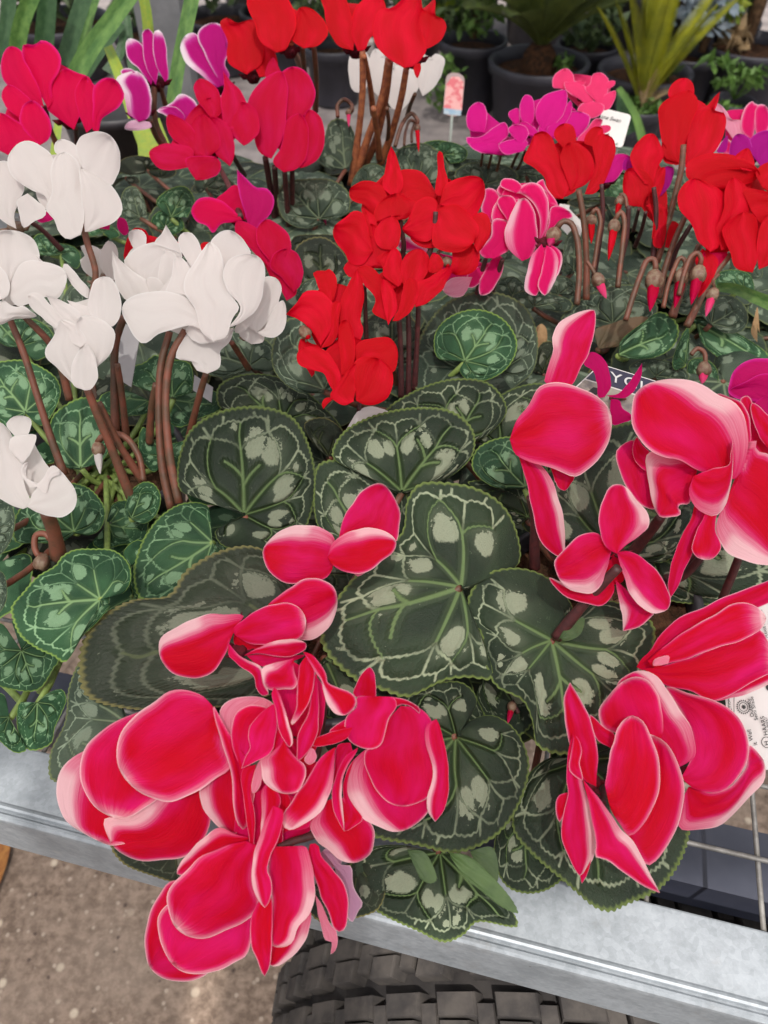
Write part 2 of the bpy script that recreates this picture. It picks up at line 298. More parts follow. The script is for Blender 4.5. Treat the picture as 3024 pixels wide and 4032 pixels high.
def petal(parent, fr, D, mat, line, k=1.0):
    head, body = line.split('|'); h = head.split(); o = float(h[0])*0.001*k; w = float(h[1]); fl = h[2] if len(h) > 2 else '-'
    cup = float(h[3]) if len(h) > 3 else 1.0; tilt = float(h[4])*0.001 if len(h) > 4 else 0.0
    P, sharp = parse(body); b = P[0]
    n = len(P)
    ti = sharp[0] if sharp else int(np.argmax(((P - b)**2).sum(1)))
    if sharp:
        A = cr(P[:ti+1]); Bc = cr(np.vstack([P[ti:], b]))[::-1]
    else:
        Cc = cr(np.vstack([P, b])); A = Cc[:ti*8+1]; Bc = Cc[ti*8:][::-1]
    s = FR[fr][2]; size = math.sqrt(np.ptp(P[:, 0])*np.ptp(P[:, 1]))/s
    nu = 14 if size < 130 else (22 if size < 260 else 30); nv = 11 if size < 130 else (17 if size < 260 else 25)
    A = resample(A, nu); Bc = resample(Bc, nu)
    u = np.linspace(0, 1, nu)[:, None]; v = 0.5 - 0.5*np.cos(np.linspace(0, math.pi, nv))[None, :]; v = 0.5*v + 0.5*np.linspace(0, 1, nv)[None, :]
    G = A[:, None, :]*(1 - v[..., None]) + Bc[:, None, :]*v[..., None]
    U = np.broadcast_to(u, (nu, nv)).ravel(); V = np.broadcast_to(v, (nu, nv)).ravel(); G = G.reshape(-1, 2)
    if mat != 'throat':                                   # slightly uneven margins
        for Q_, sg in ((A, 1), (Bc, -1)):
            t_ = np.linspace(0, 1, nu); tg = np.gradient(Q_, axis=0); tg /= np.linalg.norm(tg, axis=1)[:, None] + 1e-9; a_ = random.uniform(0, 6.28)
            Q_ += np.stack([-tg[:, 1], tg[:, 0]], 1)*((0.006*np.sin(t_*17 + a_) + 0.004*np.sin(t_*31 + 2*a_))*np.sin(math.pi*t_)*size*s)[:, None]
        G = A[:, None, :]*(1 - v[..., None]) + Bc[:, None, :]*v[..., None]; G = G.reshape(-1, 2)
    ol = np.vstack([A[int(nu*0.14):], Bc[int(nu*0.14):-1][::-1]]); rd = segdist(G, ol[:-1], ol[1:])
    wd = np.linalg.norm(A - Bc, axis=1).max(); hw = max(wd*0.5, 1e-3); rim = np.clip(rd/hw, 0, 2)
    pl = np.clip(1 - rim/max(w*0.72, 1e-3), 0, 1)**0.8 if w > 0 else np.clip(1 - rim/0.02, 0, 1)*0.6
    if w > 0: pl = pl**1.25*(0.45 + 0.55*np.clip(U*2.0, 0, 1)); pl = np.maximum(pl, np.clip(1 - rim/0.028, 0, 1)*0.97*np.clip(U*2.5, 0, 1))
    sst = lambda x: np.clip(x, 0, 1)**2*(3 - 2*np.clip(x, 0, 1))
    if 'a' in fl: pl = np.maximum(pl, sst((0.42 - V)/0.26)*(0.35 + 0.6*np.clip(U*2, 0, 1)))
    if 'b' in fl: pl = np.maximum(pl, sst((V - 0.58)/0.26)*(0.35 + 0.6*np.clip(U*2, 0, 1)))
    if 't' in fl: pl = np.maximum(pl, sst((U - 0.70)/0.26))
    if 'B' in fl: pl = np.maximum(pl, 0.82)
    mm = D/FPX/s                                  # metres per frame pixel
    W_ = wd*mm; r1 = random.uniform(0, 6.28); amp = 0.035*W_
    r2 = random.uniform(0, 6.28); side = 2*V - 1; um = np.clip(U*1.3, 0, 1)
    dep = D + o + tilt*(U - 0.3) - cup*0.045*W_*np.sin(math.pi*np.clip(V, 0, 1))**0.8*np.sin(math.pi*np.clip(0.10 + U*0.78, 0, 1))
    tw_ = random.choice((-1, 1))*random.uniform(.05, .16); dep = dep + tw_*W_*side*um - 0.10*W_*(U - .5)**2*random.choice((-1, 1, 1))   # each petal turned and curled its own way
    dep = dep + 0.045*W_*np.exp(-((side + 0.15*math.sin(r1))/0.16)**2)*(1 - 0.7*U)*np.clip(U*4, 0, 1)          # crease along the middle
    dep = dep + 0.008*W_*np.sin(V*26 + 3*np.sin(U*2 + r1) + r2)*um*(0.3 + 0.7*np.abs(side))                     # fine ribs
    dep = dep + 0.045*W_*np.sin(U*9 + r1 + 2*np.sign(side))*np.abs(side)**3*um + 0.035*W_*np.sin(V*6.5 + r2)*np.clip(U - 0.55, 0, 1)*2.0   # ruffled margins
    X = atd(fr, G[:, 0], G[:, 1], dep)
    F = [(i*nv + j, i*nv + j + 1, (i+1)*nv + j + 1, (i+1)*nv + j) for i in range(nu-1) for j in range(nv-1)]
    ob = mesh_obj('petal', X, F, M[mat], parent, attrs={'pl': pl}, uv=np.stack([U, V], 1))
    return X[0], ob

FLOWERS = []
def fl(plant, fr, Dcm, mat, text, name='flower', off=1.0, fill=None):
    if fill is None: fill = 0.62 if mat != 'picotee' else 0
    D = Dcm*0.01; lines = [l for l in text.strip().split('\n') if l.strip()]
    fo = bpy.data.objects.new(name, bpy.data.meshes.new(name)); COL.objects.link(fo); fo.parent = plant
    bases = []
    for l in lines:
        mt = mat
        if l.strip()[0] == '@': mt, l = l.strip()[1:].split(None, 1)
        b, _ = petal(fo, fr, D, mt, l, off); bases.append(b)
    if fill:
        pts = np.vstack([parse(l.split('|')[1])[0] for l in lines]); ce = (pts.max(0) + pts.min(0))/2
        hp = sorted(map(tuple, pts)); 
        def half(q):
            h_ = []
            for p_ in q:
                while len(h_) > 1 and (h_[-1][0]-h_[-2][0])*(p_[1]-h_[-2][1]) - (h_[-1][1]-h_[-2][1])*(p_[0]-h_[-2][0]) <= 0: h_.pop()
                h_.append(p_)
            return h_[:-1]
        hull = np.array(half(hp) + half(hp[::-1])); ce = hull.mean(0); hull = ce + (hull - ce)*fill
        i0 = int(np.argmax(hull[:, 1])); hull = np.roll(hull, -i0, 0)
        hs_ = resample(np.vstack([hull, hull[:1]]), 13)[:-1]
        petal(fo, fr, D, mat, '9 0 - .5|' + ' '.join('%.0f,%.0f' % tuple(q) for q in hs_))
    c = np.mean(bases, axis=0); rc = c + (c - CP)/np.linalg.norm(c - CP)*0.020
    mb = MB(); rr = 0.0036*D/0.4
    mb.lathe([(0.0, -1.1*rr), (0.7*rr, -0.9*rr), (1.15*rr, -0.2*rr), (1.2*rr, 0.6*rr), (0.8*rr, 0.9*rr), (0.0, 0.7*rr)], rc, 14)
    for q in range(5):
        a = q*1.2566; d = np.array([math.cos(a), math.sin(a), 0.3])*rr
        mb.tube([rc + d*0.6, rc + d*1.6 + np.array([0, 0, -0.3*rr]), rc + d*2.3], [0.5*rr, 0.4*rr, 0.05*rr], 6)
    v = np.array(mb.v) - parent_loc(plant); fo.data.from_pydata(v.tolist(), [], mb.f); fo.data.materials.append(M['calyx' if mat == 'white' else 'throat'])
    fo.data.polygons.foreach_set('use_smooth', [True]*len(fo.data.polygons))
    FLOWERS.append((fo, c)); return fo
def stem(plant, fr, d1, d2, w, pts, mat='stem', name='stem', taper=(0.9, 1.12)):
    P, _ = parse(pts); C = resample(cr(P, 10), 24); D = np.linspace(d1, d2, 24)*0.01
    X = atd(fr, C[:, 0], C[:, 1], D); r = 0.44*w/FR[fr][2]/FPX*D*np.linspace(taper[0], taper[1], 24)*(1 + 0.04*np.sin(np.linspace(0, 9, 24)))
    mb = MB(); mb.tube(X, r, 12); return mb.build(name, M[mat], plant)
def bud(plant, fr, Dcm, hook, cal, tip, mat='red', w=30, sm='stem'):
    """nodding bud: hooked stem, ribbed calyx and the furled petals below it"""
    D = Dcm*0.01; cx, cy, cr_ = cal; c = atd(fr, np.float64(cx), np.float64(cy), D); t = atd(fr, np.float64(tip[0]), np.float64(tip[1]), D - 0.002)
    rr = cr_/FR[fr][2]/FPX*D; ax = (t - c)/np.linalg.norm(t - c); mb = MB()
    n = 20; prof = [(0.05, -1.25), (0.35, -1.15), (0.8, -0.7), (1.0, -0.1), (0.92, 0.5), (0.62, 0.95), (0.3, 1.1)]
    a = np.cross(ax, [0.2, 0.9, 0.3]); a /= np.linalg.norm(a); b = np.cross(ax, a); vs = []
    for r, z in prof:
        for j in range(n):
            th = 2*math.pi*j/n; q = r*(1 + 0.10*math.cos(5*th)); vs.append(c + ax*z*rr + rr*q*(a*math.cos(th) + b*math.sin(th)))
    mb.add(vs, [(i*n + j, i*n + (j+1) % n, (i+1)*n + (j+1) % n, (i+1)*n + j) for i in range(len(prof)-1) for j in range(n)])
    ob = mb.build('bud', M['calyx'], plant)
    L = np.linalg.norm(t - c); vs = []; m_ = 12; pls = []
    for i in range(m_):
        s_ = i/(m_-1); z = 0.6*rr + (L - 0.6*rr)*s_; r = rr*0.62*(1 - s_**1.6)**0.8*(1 + 0.1*math.sin(s_*3)) + 1e-5
        for j in range(n):
            th = 2*math.pi*j/n + s_*1.6; q = r*(1 + 0.10*math.cos(3*th)); vs.append(c + ax*z + q*(a*math.cos(th) + b*math.sin(th))); pls.append(0.55*s_)
    mesh_obj('furled_petals', vs, [(i*n + j, i*n + (j+1) % n, (i+1)*n + (j+1) % n, (i+1)*n + j) for i in range(m_-1) for j in range(n)], M[mat], ob,
             attrs={'pl': pls}, uv=[((i//n)/m_, (i % n)/n) for i in range(len(vs))])
    if hook:
        P, _ = parse(hook); C = resample(cr(P, 10), 26); X = atd(fr, C[:, 0], C[:, 1], np.full(26, D)); X[-1] = c - ax*rr*1.0
        mb = MB(); mb.tube(X, 0.5*w/FR[fr][2]/FPX*D, 10); mb.build('stem', M[sm], plant)
    return ob

# ------------------------------------------------------------------ leaves
def vein_layout(seed):
    rg = random.Random(seed); A = []; Bv = []; blots = []
    ang = sorted(math.radians(a + rg.uniform(-6, 6)) for a in (0, 38, -38, 78, -78, 124, -124)); u = rg.uniform
    pc = lambda r, t: (r*math.cos(t), r*math.sin(t))
    def poly(L, pts):
        C = cr(np.array(pts), 5) if len(pts) > 2 else np.array(pts)
        L += [(C[i], C[i+1]) for i in range(len(C)-1)]
    J = [(u(.76, .84), (ang[i] + ang[i+1])/2 + u(-.06, .06)) for i in range(6)]
    J = [(u(.72, .8), ang[0] - 0.36)] + J + [(u(.72, .8), ang[-1] + 0.36)]
    for i, t in enumerate(ang):
        mid = abs(t) < 0.2; rf = u(.56, .66) if mid else u(.42, .58); bend = u(-.10, .10)
        te = t + bend; poly(A, [pc(0, t), pc(rf*.35, t + bend*.1), pc(rf*.7, t + bend*.5), pc(rf, te)])
        re = u(.80, .86); poly(A if mid else Bv, [pc(rf, te), pc((rf+re)/2, te + u(-.03, .03)), pc(re, te - bend*.3)])
        for (rj, tj), main in ((J[i], rg.random() < .5), (J[i+1], rg.random() < .5)):
            m1 = te + (tj - te)*.45; poly(A if main else Bv, [pc(rf, te), pc(rf + (rj-rf)*.35, te + (tj-te)*.25), pc(rf + (rj-rf)*.75, te + (tj-te)*.7), pc(rj, tj)])
            q = te + (tj - te)*.5; ro = u(.86, .92); poly(Bv, [pc(rj, tj), pc(ro - .01, tj + (te-tj)*.25), pc(ro, q), pc(re + .03, te - (te-tj)*.2), pc(re, te - bend*.3)])
            if rg.random() < .6: poly(Bv, [pc(ro, q), pc(u(.93, .96), q + u(-.04, .04))])
        if mid:
            for sg in (-1, 1):
                r0 = u(.25, .42); poly(A, [pc(r0, t + bend*.2), pc(r0 + .10, t + sg*.16), pc(r0 + .20, t + sg*.30)])
    for rj, tj in J: poly(Bv, [pc(rj, tj), pc(u(.90, .95), tj + u(-.05, .05))])
    for i in range(8):
        rj, tj = J[i]
        if rg.random() < .12: continue
        rb = u(.55, .63)
        if rg.random() < .6 or i in (0, 7): blots.append((rb, tj + u(-.05, .05), u(.17, .23), u(.14, .20)))
        else:
            for q in (-1, 1): blots.append((rb + u(-.03, .03), tj + q*.14, u(.16, .21), u(.09, .12)))
    for i in range(4): blots.append((u(.74, .84), u(-2.3, 2.3), u(.05, .08), u(.05, .08)))
    return A, Bv, blots
LAYOUTS = [vein_layout(s) for s in range(9)]
def build_leaf(plant, C3, O3, mat, seed, nr=20, droop=0.0, toward=None, name='leaf', tooth=0.018, puff=0.0016, wave=0.0):
    """C3 petiole point, O3 (n,3) outline of the blade starting and ending at the notch"""
    O3 = np.asarray(O3, float); C3 = np.asarray(C3, float); n = len(O3)
    nrm = np.cross(O3[n//3] - C3, O3[2*n//3] - C3); nrm /= np.linalg.norm(nrm) + 1e-12
    q = O3 - C3; dist = np.linalg.norm(q, axis=1); ti = int(np.argmax(np.where((np.arange(n) > n*0.2) & (np.arange(n) < n*0.8), dist, 0)))
    Rm = dist.mean(); e1 = q[ti]/dist[ti]; e2 = np.cross(nrm, e1)
    th = np.arctan2(q @ e2, q @ e1)
    # spread the blade's angles over the layout so that the veins fill it
    arc = np.r_[0, np.cumsum(np.linalg.norm(np.diff(O3, axis=0), axis=1))]; arc /= arc[-1]
    ntooth = int(min(100, max(24, n/4.4))); tt = 1 + tooth*(np.abs(np.sin(arc*math.pi*ntooth)) - 0.5)
    tt[:2] = 1; tt[-2:] = 1
    rs = np.r_[0.02, (np.arange(1, nr)/(nr-1))**0.85*0.96, 1.0]; rs[-2] = 0.972
    nr = len(rs)
    Rg, Tg = np.meshgrid(rs, np.arange(n), indexing='ij'); Rg = Rg.ravel(); Tg = Tg.ravel().astype(int)
    X = C3 + (q*tt[:, None])[Tg]*Rg[:, None]
    cc = np.stack([Rg*np.cos(th[Tg]), Rg*np.sin(th[Tg])], 1)
    A, Bv, blots = LAYOUTS[seed % len(LAYOUTS)]
    da = segdist(cc, np.array([a for a, b in A]), np.array([b for a, b in A])); db = segdist(cc, np.array([a for a, b in Bv]), np.array([b for a, b in Bv]))
    bl = np.zeros(len(Rg)) - 0.5
    for r0, t0, lr, lt in blots:
        dt = (th[Tg] - t0 + math.pi) % (2*math.pi) - math.pi; dr = Rg - r0
        e = np.sqrt((dr/lr)**2 + (dt*Rg/lt)**2); bl = np.maximum(bl, 1.25 - e - 0.25*np.clip(dr/lr, 0, 1))
    bl -= 0.9*np.clip(1 - np.minimum(da, db*1.6)/0.030, 0, 1)
    tw = nrm if toward is None else toward
    if toward is None and nrm @ (CP - C3) < 0: tw = -nrm
    if toward is not None: dirs = (CP - X); dirs /= np.linalg.norm(dirs, axis=1)[:, None]
    else: dirs = np.broadcast_to(tw, X.shape)
    lift = puff*np.clip(np.minimum(da, db)/0.07, 0, 1)*(Rm/0.05) - droop*Rm*(Rg**2) + Rm*0.05*np.exp(-(Rg/0.25)**2)*-1
    ph = (seed*1.7) % 6.28; lift = lift + Rm*(0.035 + wave)*np.sin(3*th[Tg] + ph)*Rg**2 + Rm*0.02*np.sin(7*th[Tg] + ph*2)*Rg**4
    X = X + dirs*lift[:, None]
    F = [(i*n + j, i*n + j + 1, (i+1)*n + j + 1, (i+1)*n + j) for i in range(nr-1) for j in range(n-1)]
    ms = [M[mat]]
    return mesh_obj(name, X, F, ms, plant, attrs={'va': da, 'vb': db, 'bl': bl, 'rr': Rg}, uv=cc*0.5 + 0.5)
LEAVES = []; _lf = [0]
def leaf(plant, fr, z, mat, C, pts, tilt=(0.0, -0.35), droop=0.10, wave=0.0, petiole=True, name='leaf'):
    """blade outline from the photo laid on its own tilted plane through height z at the petiole point"""
    _lf[0] += 1; seed = _lf[0]
    P, sharp = parse(pts); Cc = np.array([float(t) for t in C.split(',')])
    O = cr(P, 8); s = FR[fr][2]; per = np.linalg.norm(np.diff(O, axis=0), axis=1).sum()/s
    O = resample(O, int(np.clip(per/5.0, 80, 360)))
    c3 = atz(fr, Cc[0], Cc[1], z); nn = np.array([tilt[0], tilt[1], 1.0]); nn /= np.linalg.norm(nn)
    r = ray(fr, O[:, 0], O[:, 1]); t = ((c3 - CP) @ nn)/(r @ nn); O3 = CP + r*t[:, None]
    ob = build_leaf(plant, c3, O3, mat, seed, nr=60 if per > 1400 else (42 if per > 800 else 24), droop=droop, toward=1, wave=wave, name=name) if mat.startswith('leaf') and mat not in ('leafU', 'leafR') else \
         build_leaf(plant, c3, O3, mat, seed, nr=9, droop=droop, toward=1, wave=wave, name=name)
    if petiole:
        base = parent_loc(plant) + np.array([random.uniform(-.02, .02), random.uniform(-.02, .02), 0.10])
        m1 = (c3 + base)/2 + np.array([0, 0, -0.004]) ; tn = np.linspace(0, 1, 8)[:, None]
        c4 = c3 - nn*0.002
        C_ = (1-tn)**2*c4 + 2*tn*(1-tn)*np.array([c4[0]*0.7 + base[0]*0.3, c4[1]*0.7 + base[1]*0.3, c4[2] - 0.03]) + tn**2*base
        mb = MB(); mb.tube(C_, 0.0021, 8); mb.build('leaf_stalk', M['stemG' if mat == 'leafG' else 'stem'], ob)
    LEAVES.append(ob); return ob
def heart(n=90):
    t = np.linspace(0, 2*math.pi, n); a = t - math.pi
    r = 1 - 0.10*np.cos(a*2) + 0.14*np.cos(a) ; r = r*(1 - 0.75*np.exp(-((np.pi - np.abs(a))/0.22)**2))
    return np.stack([r*np.cos(a), r*np.sin(a)], 1)
HEART = heart()
def fill_leaf(plant, p, rad, az, tilt, mat, seed, n=90):
    """a blade lower in the plant, built from a heart outline"""
    e1 = np.array([math.cos(az)*math.cos(tilt), math.sin(az)*math.cos(tilt), -math.sin(tilt)]); e2 = np.array([-math.sin(az), math.cos(az), 0])
    H = HEART*rad; O3 = p + H[:, :1]*e1 + H[:, 1:]*e2*0.95
    ob = build_leaf(plant, p, O3, mat, seed, nr=9, droop=0.18, name='leaf')
    base = parent_loc(plant) + np.array([0, 0, 0.10]); tn = np.linspace(0, 1, 6)[:, None]; c4 = p - np.array([0, 0, 0.002])
    C_ = (1-tn)**2*c4 + 2*tn*(1-tn)*np.array([c4[0]*0.6 + base[0]*0.4, c4[1]*0.6 + base[1]*0.4, c4[2] - 0.02]) + tn**2*base
    mb = MB(); mb.tube(C_, 0.002, 6); mb.build('leaf_stalk', M['stemG' if mat == 'leafG' else 'stem'], ob)
    return ob

BENCH = 0.80
def plant(fr, x, y, label, group, r=0.062, h=0.105, name='potted_cyclamen', z=0.90, mat_pot='pot'):
    p = atz(fr, np.float64(x), np.float64(y), z); loc = (p[0], p[1], BENCH)
    e = empty(name, loc, label, 'potted plant', group)
    mb = MB(); mb.lathe([(0.001, 0.002), (r*0.74, 0.002), (r*0.78, 0.006), (r*0.97, h - 0.014), (r*1.04, h - 0.013), (r*1.05, h), (r*0.97, h), (r*0.95, h - 0.012)], loc, 36)
    mb.build('pot', M[mat_pot], e)
    mb = MB(); mb.lathe([(0.0, 0.004), (r*0.5, 0.0), (r*0.955, -0.002)], np.array(loc) + np.array([0, 0, h - 0.012]), 30); mb.build('soil', M['soil'], e)
    return e
# ------------------------------------------------------------------ ground
def ground_mat():
    m, nt = new_mat('ground_aggregate'); k = N(nt); tc = k.n('ShaderNodeTexCoord').outputs['Object']
    n1 = k.noise(tc, 60, 6, 0.7); n2 = k.noise(tc, 6, 4, 0.6)
    col = k.mix(k.ss(n1, 0.36, 0.66), (0.125, 0.088, 0.066), (0.27, 0.20, 0.155)); col = k.mix(k.math('MULTIPLY', k.ss(n2, 0.4, 0.7), 0.4), col, (0.30, 0.235, 0.19))
    for sc, thr, c, am in ((34, 0.20, (0.50, 0.42, 0.33), 0.9), (70, 0.20, (0.38, 0.31, 0.25), 0.85), (55, 0.13, (0.045, 0.03, 0.028), 0.75)):
        v = k.n('ShaderNodeTexVoronoi'); k.l(tc, v.inputs['Vector']); v.inputs['Scale'].default_value = sc
        sel = k.ss(k.n('ShaderNodeSeparateColor').outputs[0], 0, 1)
        spc = k.n('ShaderNodeSeparateColor'); k.l(v.outputs['Color'], spc.inputs[0])
        f = k.math('MULTIPLY', k.math('SUBTRACT', 1.0, k.ss(k.math('ADD', v.outputs['Distance'], k.math('MULTIPLY', n1, 0.14)), thr, thr + 0.16)), k.ss(spc.outputs[0], 0.60, 0.72))
        col = k.mix(k.math('MULTIPLY', f, am), col, c)
    b = k.n('ShaderNodeBsdfPrincipled'); k.l(col, b.inputs['Base Color']); b.inputs['Roughness'].default_value = 0.85; b.inputs['Specular IOR Level'].default_value = 0.25
    k.l(k.bump(n1, 0.7, 0.006), b.inputs['Normal']); o = k.n('ShaderNodeOutputMaterial'); k.l(b.outputs[0], o.inputs[0]); return m
M['ground'] = ground_mat()
g = mesh_obj('ground', [(-60, -40, 0), (60, -40, 0), (60, 80, 0), (-60, 80, 0)], [(0, 1, 2, 3)], M['ground'], smooth=False); tag(g, kind='structure')
M['mat'] = simple_mat('weed_mat', (0.17, 0.148, 0.145), (0.27, 0.235, 0.225), 9, 0.85, 0.25, bump=0.3, stretch=(1, 1, 1), bdist=0.004, detail=8)
g = mesh_obj('path', [(-6, 1.45, 0.004), (8, 1.45, 0.004), (8, 14, 0.004), (-6, 14, 0.004)], [(0, 1, 2, 3)], M['mat'], smooth=False); tag(g, kind='structure')

# ------------------------------------------------------------------ galvanised bench
def galv():
    m, nt = new_mat('galvanised_steel'); k = N(nt); tc = k.n('ShaderNodeTexCoord').outputs['Object']
    v = k.n('ShaderNodeTexVoronoi'); v.inputs['Scale'].default_value = 260; k.l(tc, v.inputs['Vector'])
    n1 = k.noise(tc, 26, 6, 0.7); n2 = k.noise(tc, 300, 3, 0.6)
    spc = k.n('ShaderNodeSeparateColor'); k.l(v.outputs['Color'], spc.inputs[0])
    f = k.math('ADD', k.math('MULTIPLY', spc.outputs[0], 0.10), k.math('ADD', k.math('MULTIPLY', n1, 0.70), k.math('MULTIPLY', n2, 0.2)))
    col = k.mix(k.ss(f, 0.3, 0.7), (0.19, 0.212, 0.232), (0.31, 0.338, 0.368))
    st = k.n('ShaderNodeTexVoronoi'); st.inputs['Scale'].default_value = 22; k.l(tc, st.inputs['Vector'])
    col = k.mix(k.math('MULTIPLY', k.math('SUBTRACT', 1.0, k.ss(k.math('ADD', st.outputs['Distance'], k.math('MULTIPLY', n1, 0.3)), 0.17, 0.27)), 0.35), col, (0.42, 0.42, 0.41))
    sc_ = k.noise(k.scalevec(tc, (3, 160, 40)), 1.0, 4, 0.7); col = k.mix(k.math('MULTIPLY', k.ss(sc_, 0.66, 0.72), 0.18), col, (0.42, 0.44, 0.45))
    dt = k.noise(tc, 9, 6, 0.75); col = k.mix(k.math('MULTIPLY', k.ss(dt, 0.56, 0.74), 0.5), col, (0.15, 0.12, 0.09))
    gr = k.n('ShaderNodeTexVoronoi'); gr.inputs['Scale'].default_value = 95; k.l(tc, gr.inputs['Vector']); gs = k.n('ShaderNodeSeparateColor'); k.l(gr.outputs['Color'], gs.inputs[0])
    col = k.mix(k.math('MULTIPLY', k.math('SUBTRACT', 1.0, k.ss(gr.outputs['Distance'], 0.06, 0.14)), k.ss(gs.outputs[0], 0.86, 0.9)), col, (0.06, 0.045, 0.035))
    b = k.n('ShaderNodeBsdfPrincipled'); k.l(col, b.inputs['Base Color']); b.inputs['Metallic'].default_value = 0.25; b.inputs['Specular IOR Level'].default_value = 0.5
    k.l(k.math('ADD', 0.42, k.math('MULTIPLY', n1, 0.25)), b.inputs['Roughness']); k.l(k.bump(k.math('ADD', n2, n1), 0.25, 0.0006), b.inputs['Normal'])
    o = k.n('ShaderNodeOutputMaterial'); k.l(b.outputs[0], o.inputs[0]); return m
M['galv'] = galv()
M['wire'] = simple_mat('bench_wire', (0.26, 0.25, 0.235), (0.16, 0.15, 0.14), 120, 0.5, 0.5, metal=0.3)
M['steel_dark'] = simple_mat('under_beam', (0.020, 0.024, 0.042), (0.034, 0.038, 0.058), 14, 0.5, 0.5)
pA = atz('G', np.float64(0), np.float64(1762), BENCH)[:3]; pB = atz('G', np.float64(1659), np.float64(2203), BENCH)
dr = pB - pA; dr[2] = 0; dr /= np.linalg.norm(dr); nrm_ = np.array([-dr[1], dr[0], 0.0])      # along the rail, towards the bench
P0 = (pA + pB)/2
bench = empty('plant_bench', (P0[0], P0[1] + 0.4, 0), 'galvanised steel nursery bench with wire mesh top carrying the cyclamens', 'bench')
def sweep(prof, name, mat, x0=-1.2, x1=1.5, par=bench, smooth=False):
    """profile in (towards bench, up) swept along the rail"""
    n = len(prof); vs = [P0 + dr*t + nrm_*a + np.array([0, 0, b]) for t in np.linspace(x0, x1, 40) for a, b in prof]
    fs = [(i*n + j, (i+1)*n + j, (i+1)*n + (j+1) % n, i*n + (j+1) % n) for i in range(39) for j in range(n)]
    fs += [tuple(range(n)), tuple(39*n + j for j in reversed(range(n)))]
    return mesh_obj(name, vs, fs, mat, par, smooth)
# flange with a rolled double bead along its outer edge, then the front face
WF = 0.046
prof = [(WF, -0.003), (WF, -0.0005), (WF - 0.001, 0.0), (0.0085, 0.0), (0.0072, 0.0011), (0.0058, 0.0018), (0.0044, 0.0012), (0.0036, -0.0008), (0.0026, -0.0006), (0.0012, 0.0010), (-0.0006, 0.0012), (-0.0022, -0.0004), (-0.0026, -0.0030), (-0.0022, -0.058), (0.0006, -0.058), (0.0004, -0.004), (0.004, -0.003)]
rail = sweep(prof, 'front_rail', M['galv'], smooth=False)
sweep([(WF + 0.05, -0.125), (WF + 0.05, -0.085), (WF + 0.10, -0.085), (WF + 0.10, -0.125)], 'under_beam', M['steel_dark'])
mb = MB()
for i in range(15):
    a = WF - 0.001 + 0.0445 + 0.05*i - 0.0; mb.tube([P0 + dr*(-1.0) + nrm_*a + np.array([0, 0, -0.0035]), P0 + dr*1.3 + nrm_*a + np.array([0, 0, -0.0035])], 0.00165, 8)
xw = (atz('G', np.float64(1645), np.float64(1850), BENCH) - P0) @ dr
for i in range(-16, 22):
    t = xw + 0.068*i; mb.tube([P0 + dr*t + nrm_*(WF*0.4) + np.array([0, 0, -0.0068]), P0 + dr*t + nrm_*0.82 + np.array([0, 0, -0.0068])], 0.00165, 8)
mb.build('wire_mesh', M['wire'], bench)
sweep([(0.80, -0.058), (0.80, 0.0), (0.846, 0.0), (0.846, -0.058)], 'rear_rail', M['galv'])
for t, a in ((-0.95, 0.06), (1.25, 0.06), (-0.95, 0.79), (1.25, 0.79)):
    mb = MB(); c = P0 + dr*t + nrm_*a; c[2] = (BENCH - 0.06)/2; mb.box(c, (0.02, 0.02, (BENCH - 0.062)/2), [dr, nrm_, [0, 0, 1]]); mb.build('leg', M['galv'], bench, smooth=False)

# ------------------------------------------------------------------ off-road tyre under the bench
M['rubber'] = simple_mat('tyre_rubber_shaded', (0.022, 0.020, 0.021), (0.050, 0.045, 0.043), 30, 0.8, 0.3, bump=0.3, lo=0.3, hi=0.7, detail=6)  # carcass darker than the lugs: shade between them put into the colour
M['lug'] = simple_mat('tyre_lug_brownish', (0.035, 0.032, 0.032), (0.085, 0.075, 0.068), 36, 0.85, 0.25, bump=0.3, lo=0.3, hi=0.7, detail=6)  # paler, browner tone than the carcass
tc_ = np.array([0.208, 0.075, 0.335]); TR = 0.322; TW = 0.135
tyre = empty('tyre', (tc_[0], tc_[1], 0), 'black off-road tyre with chunky tread blocks standing under the bench', 'tyre')
mb = MB(); axv = np.array([0.10, 1, 0.0]); axv /= np.linalg.norm(axv)
prof = []
for t in np.linspace(0, math.pi, 15): prof.append((0.20 + (TR - 0.20)*math.sin(t)**0.55, -TW*math.cos(t)))
prof += [(0.19, TW*0.8), (0.19, -TW*0.8), prof[0]]
mb.lathe(prof, tc_, 96, axv); mb.build('carcass', M['rubber'], tyre)
ea = np.cross(axv, [0, 0, 1.0]); ea /= np.linalg.norm(ea); eb = np.cross(ea, axv)
mb = MB(); ni = 44
def lug(c, er, et, ax2, ha, ht, h0, h1, k0=1.12, k1=0.92):
    v = []
    for k3, kk in ((h0, k0), (h1 - 0.0022, 1.0), (h1, k1)):
        for (p_, q_) in ((-1, -1), (1, -1), (1, 1), (-1, 1)): v.append(c + ax2*ha*p_*kk + et*ht*q_*kk + er*k3)
    mb.add(v, [(0, 1, 5, 4), (1, 2, 6, 5), (2, 3, 7, 6), (3, 0, 4, 7), (4, 5, 9, 8), (5, 6, 10, 9), (6, 7, 11, 10), (7, 4, 8, 11), (8, 9, 10, 11)])
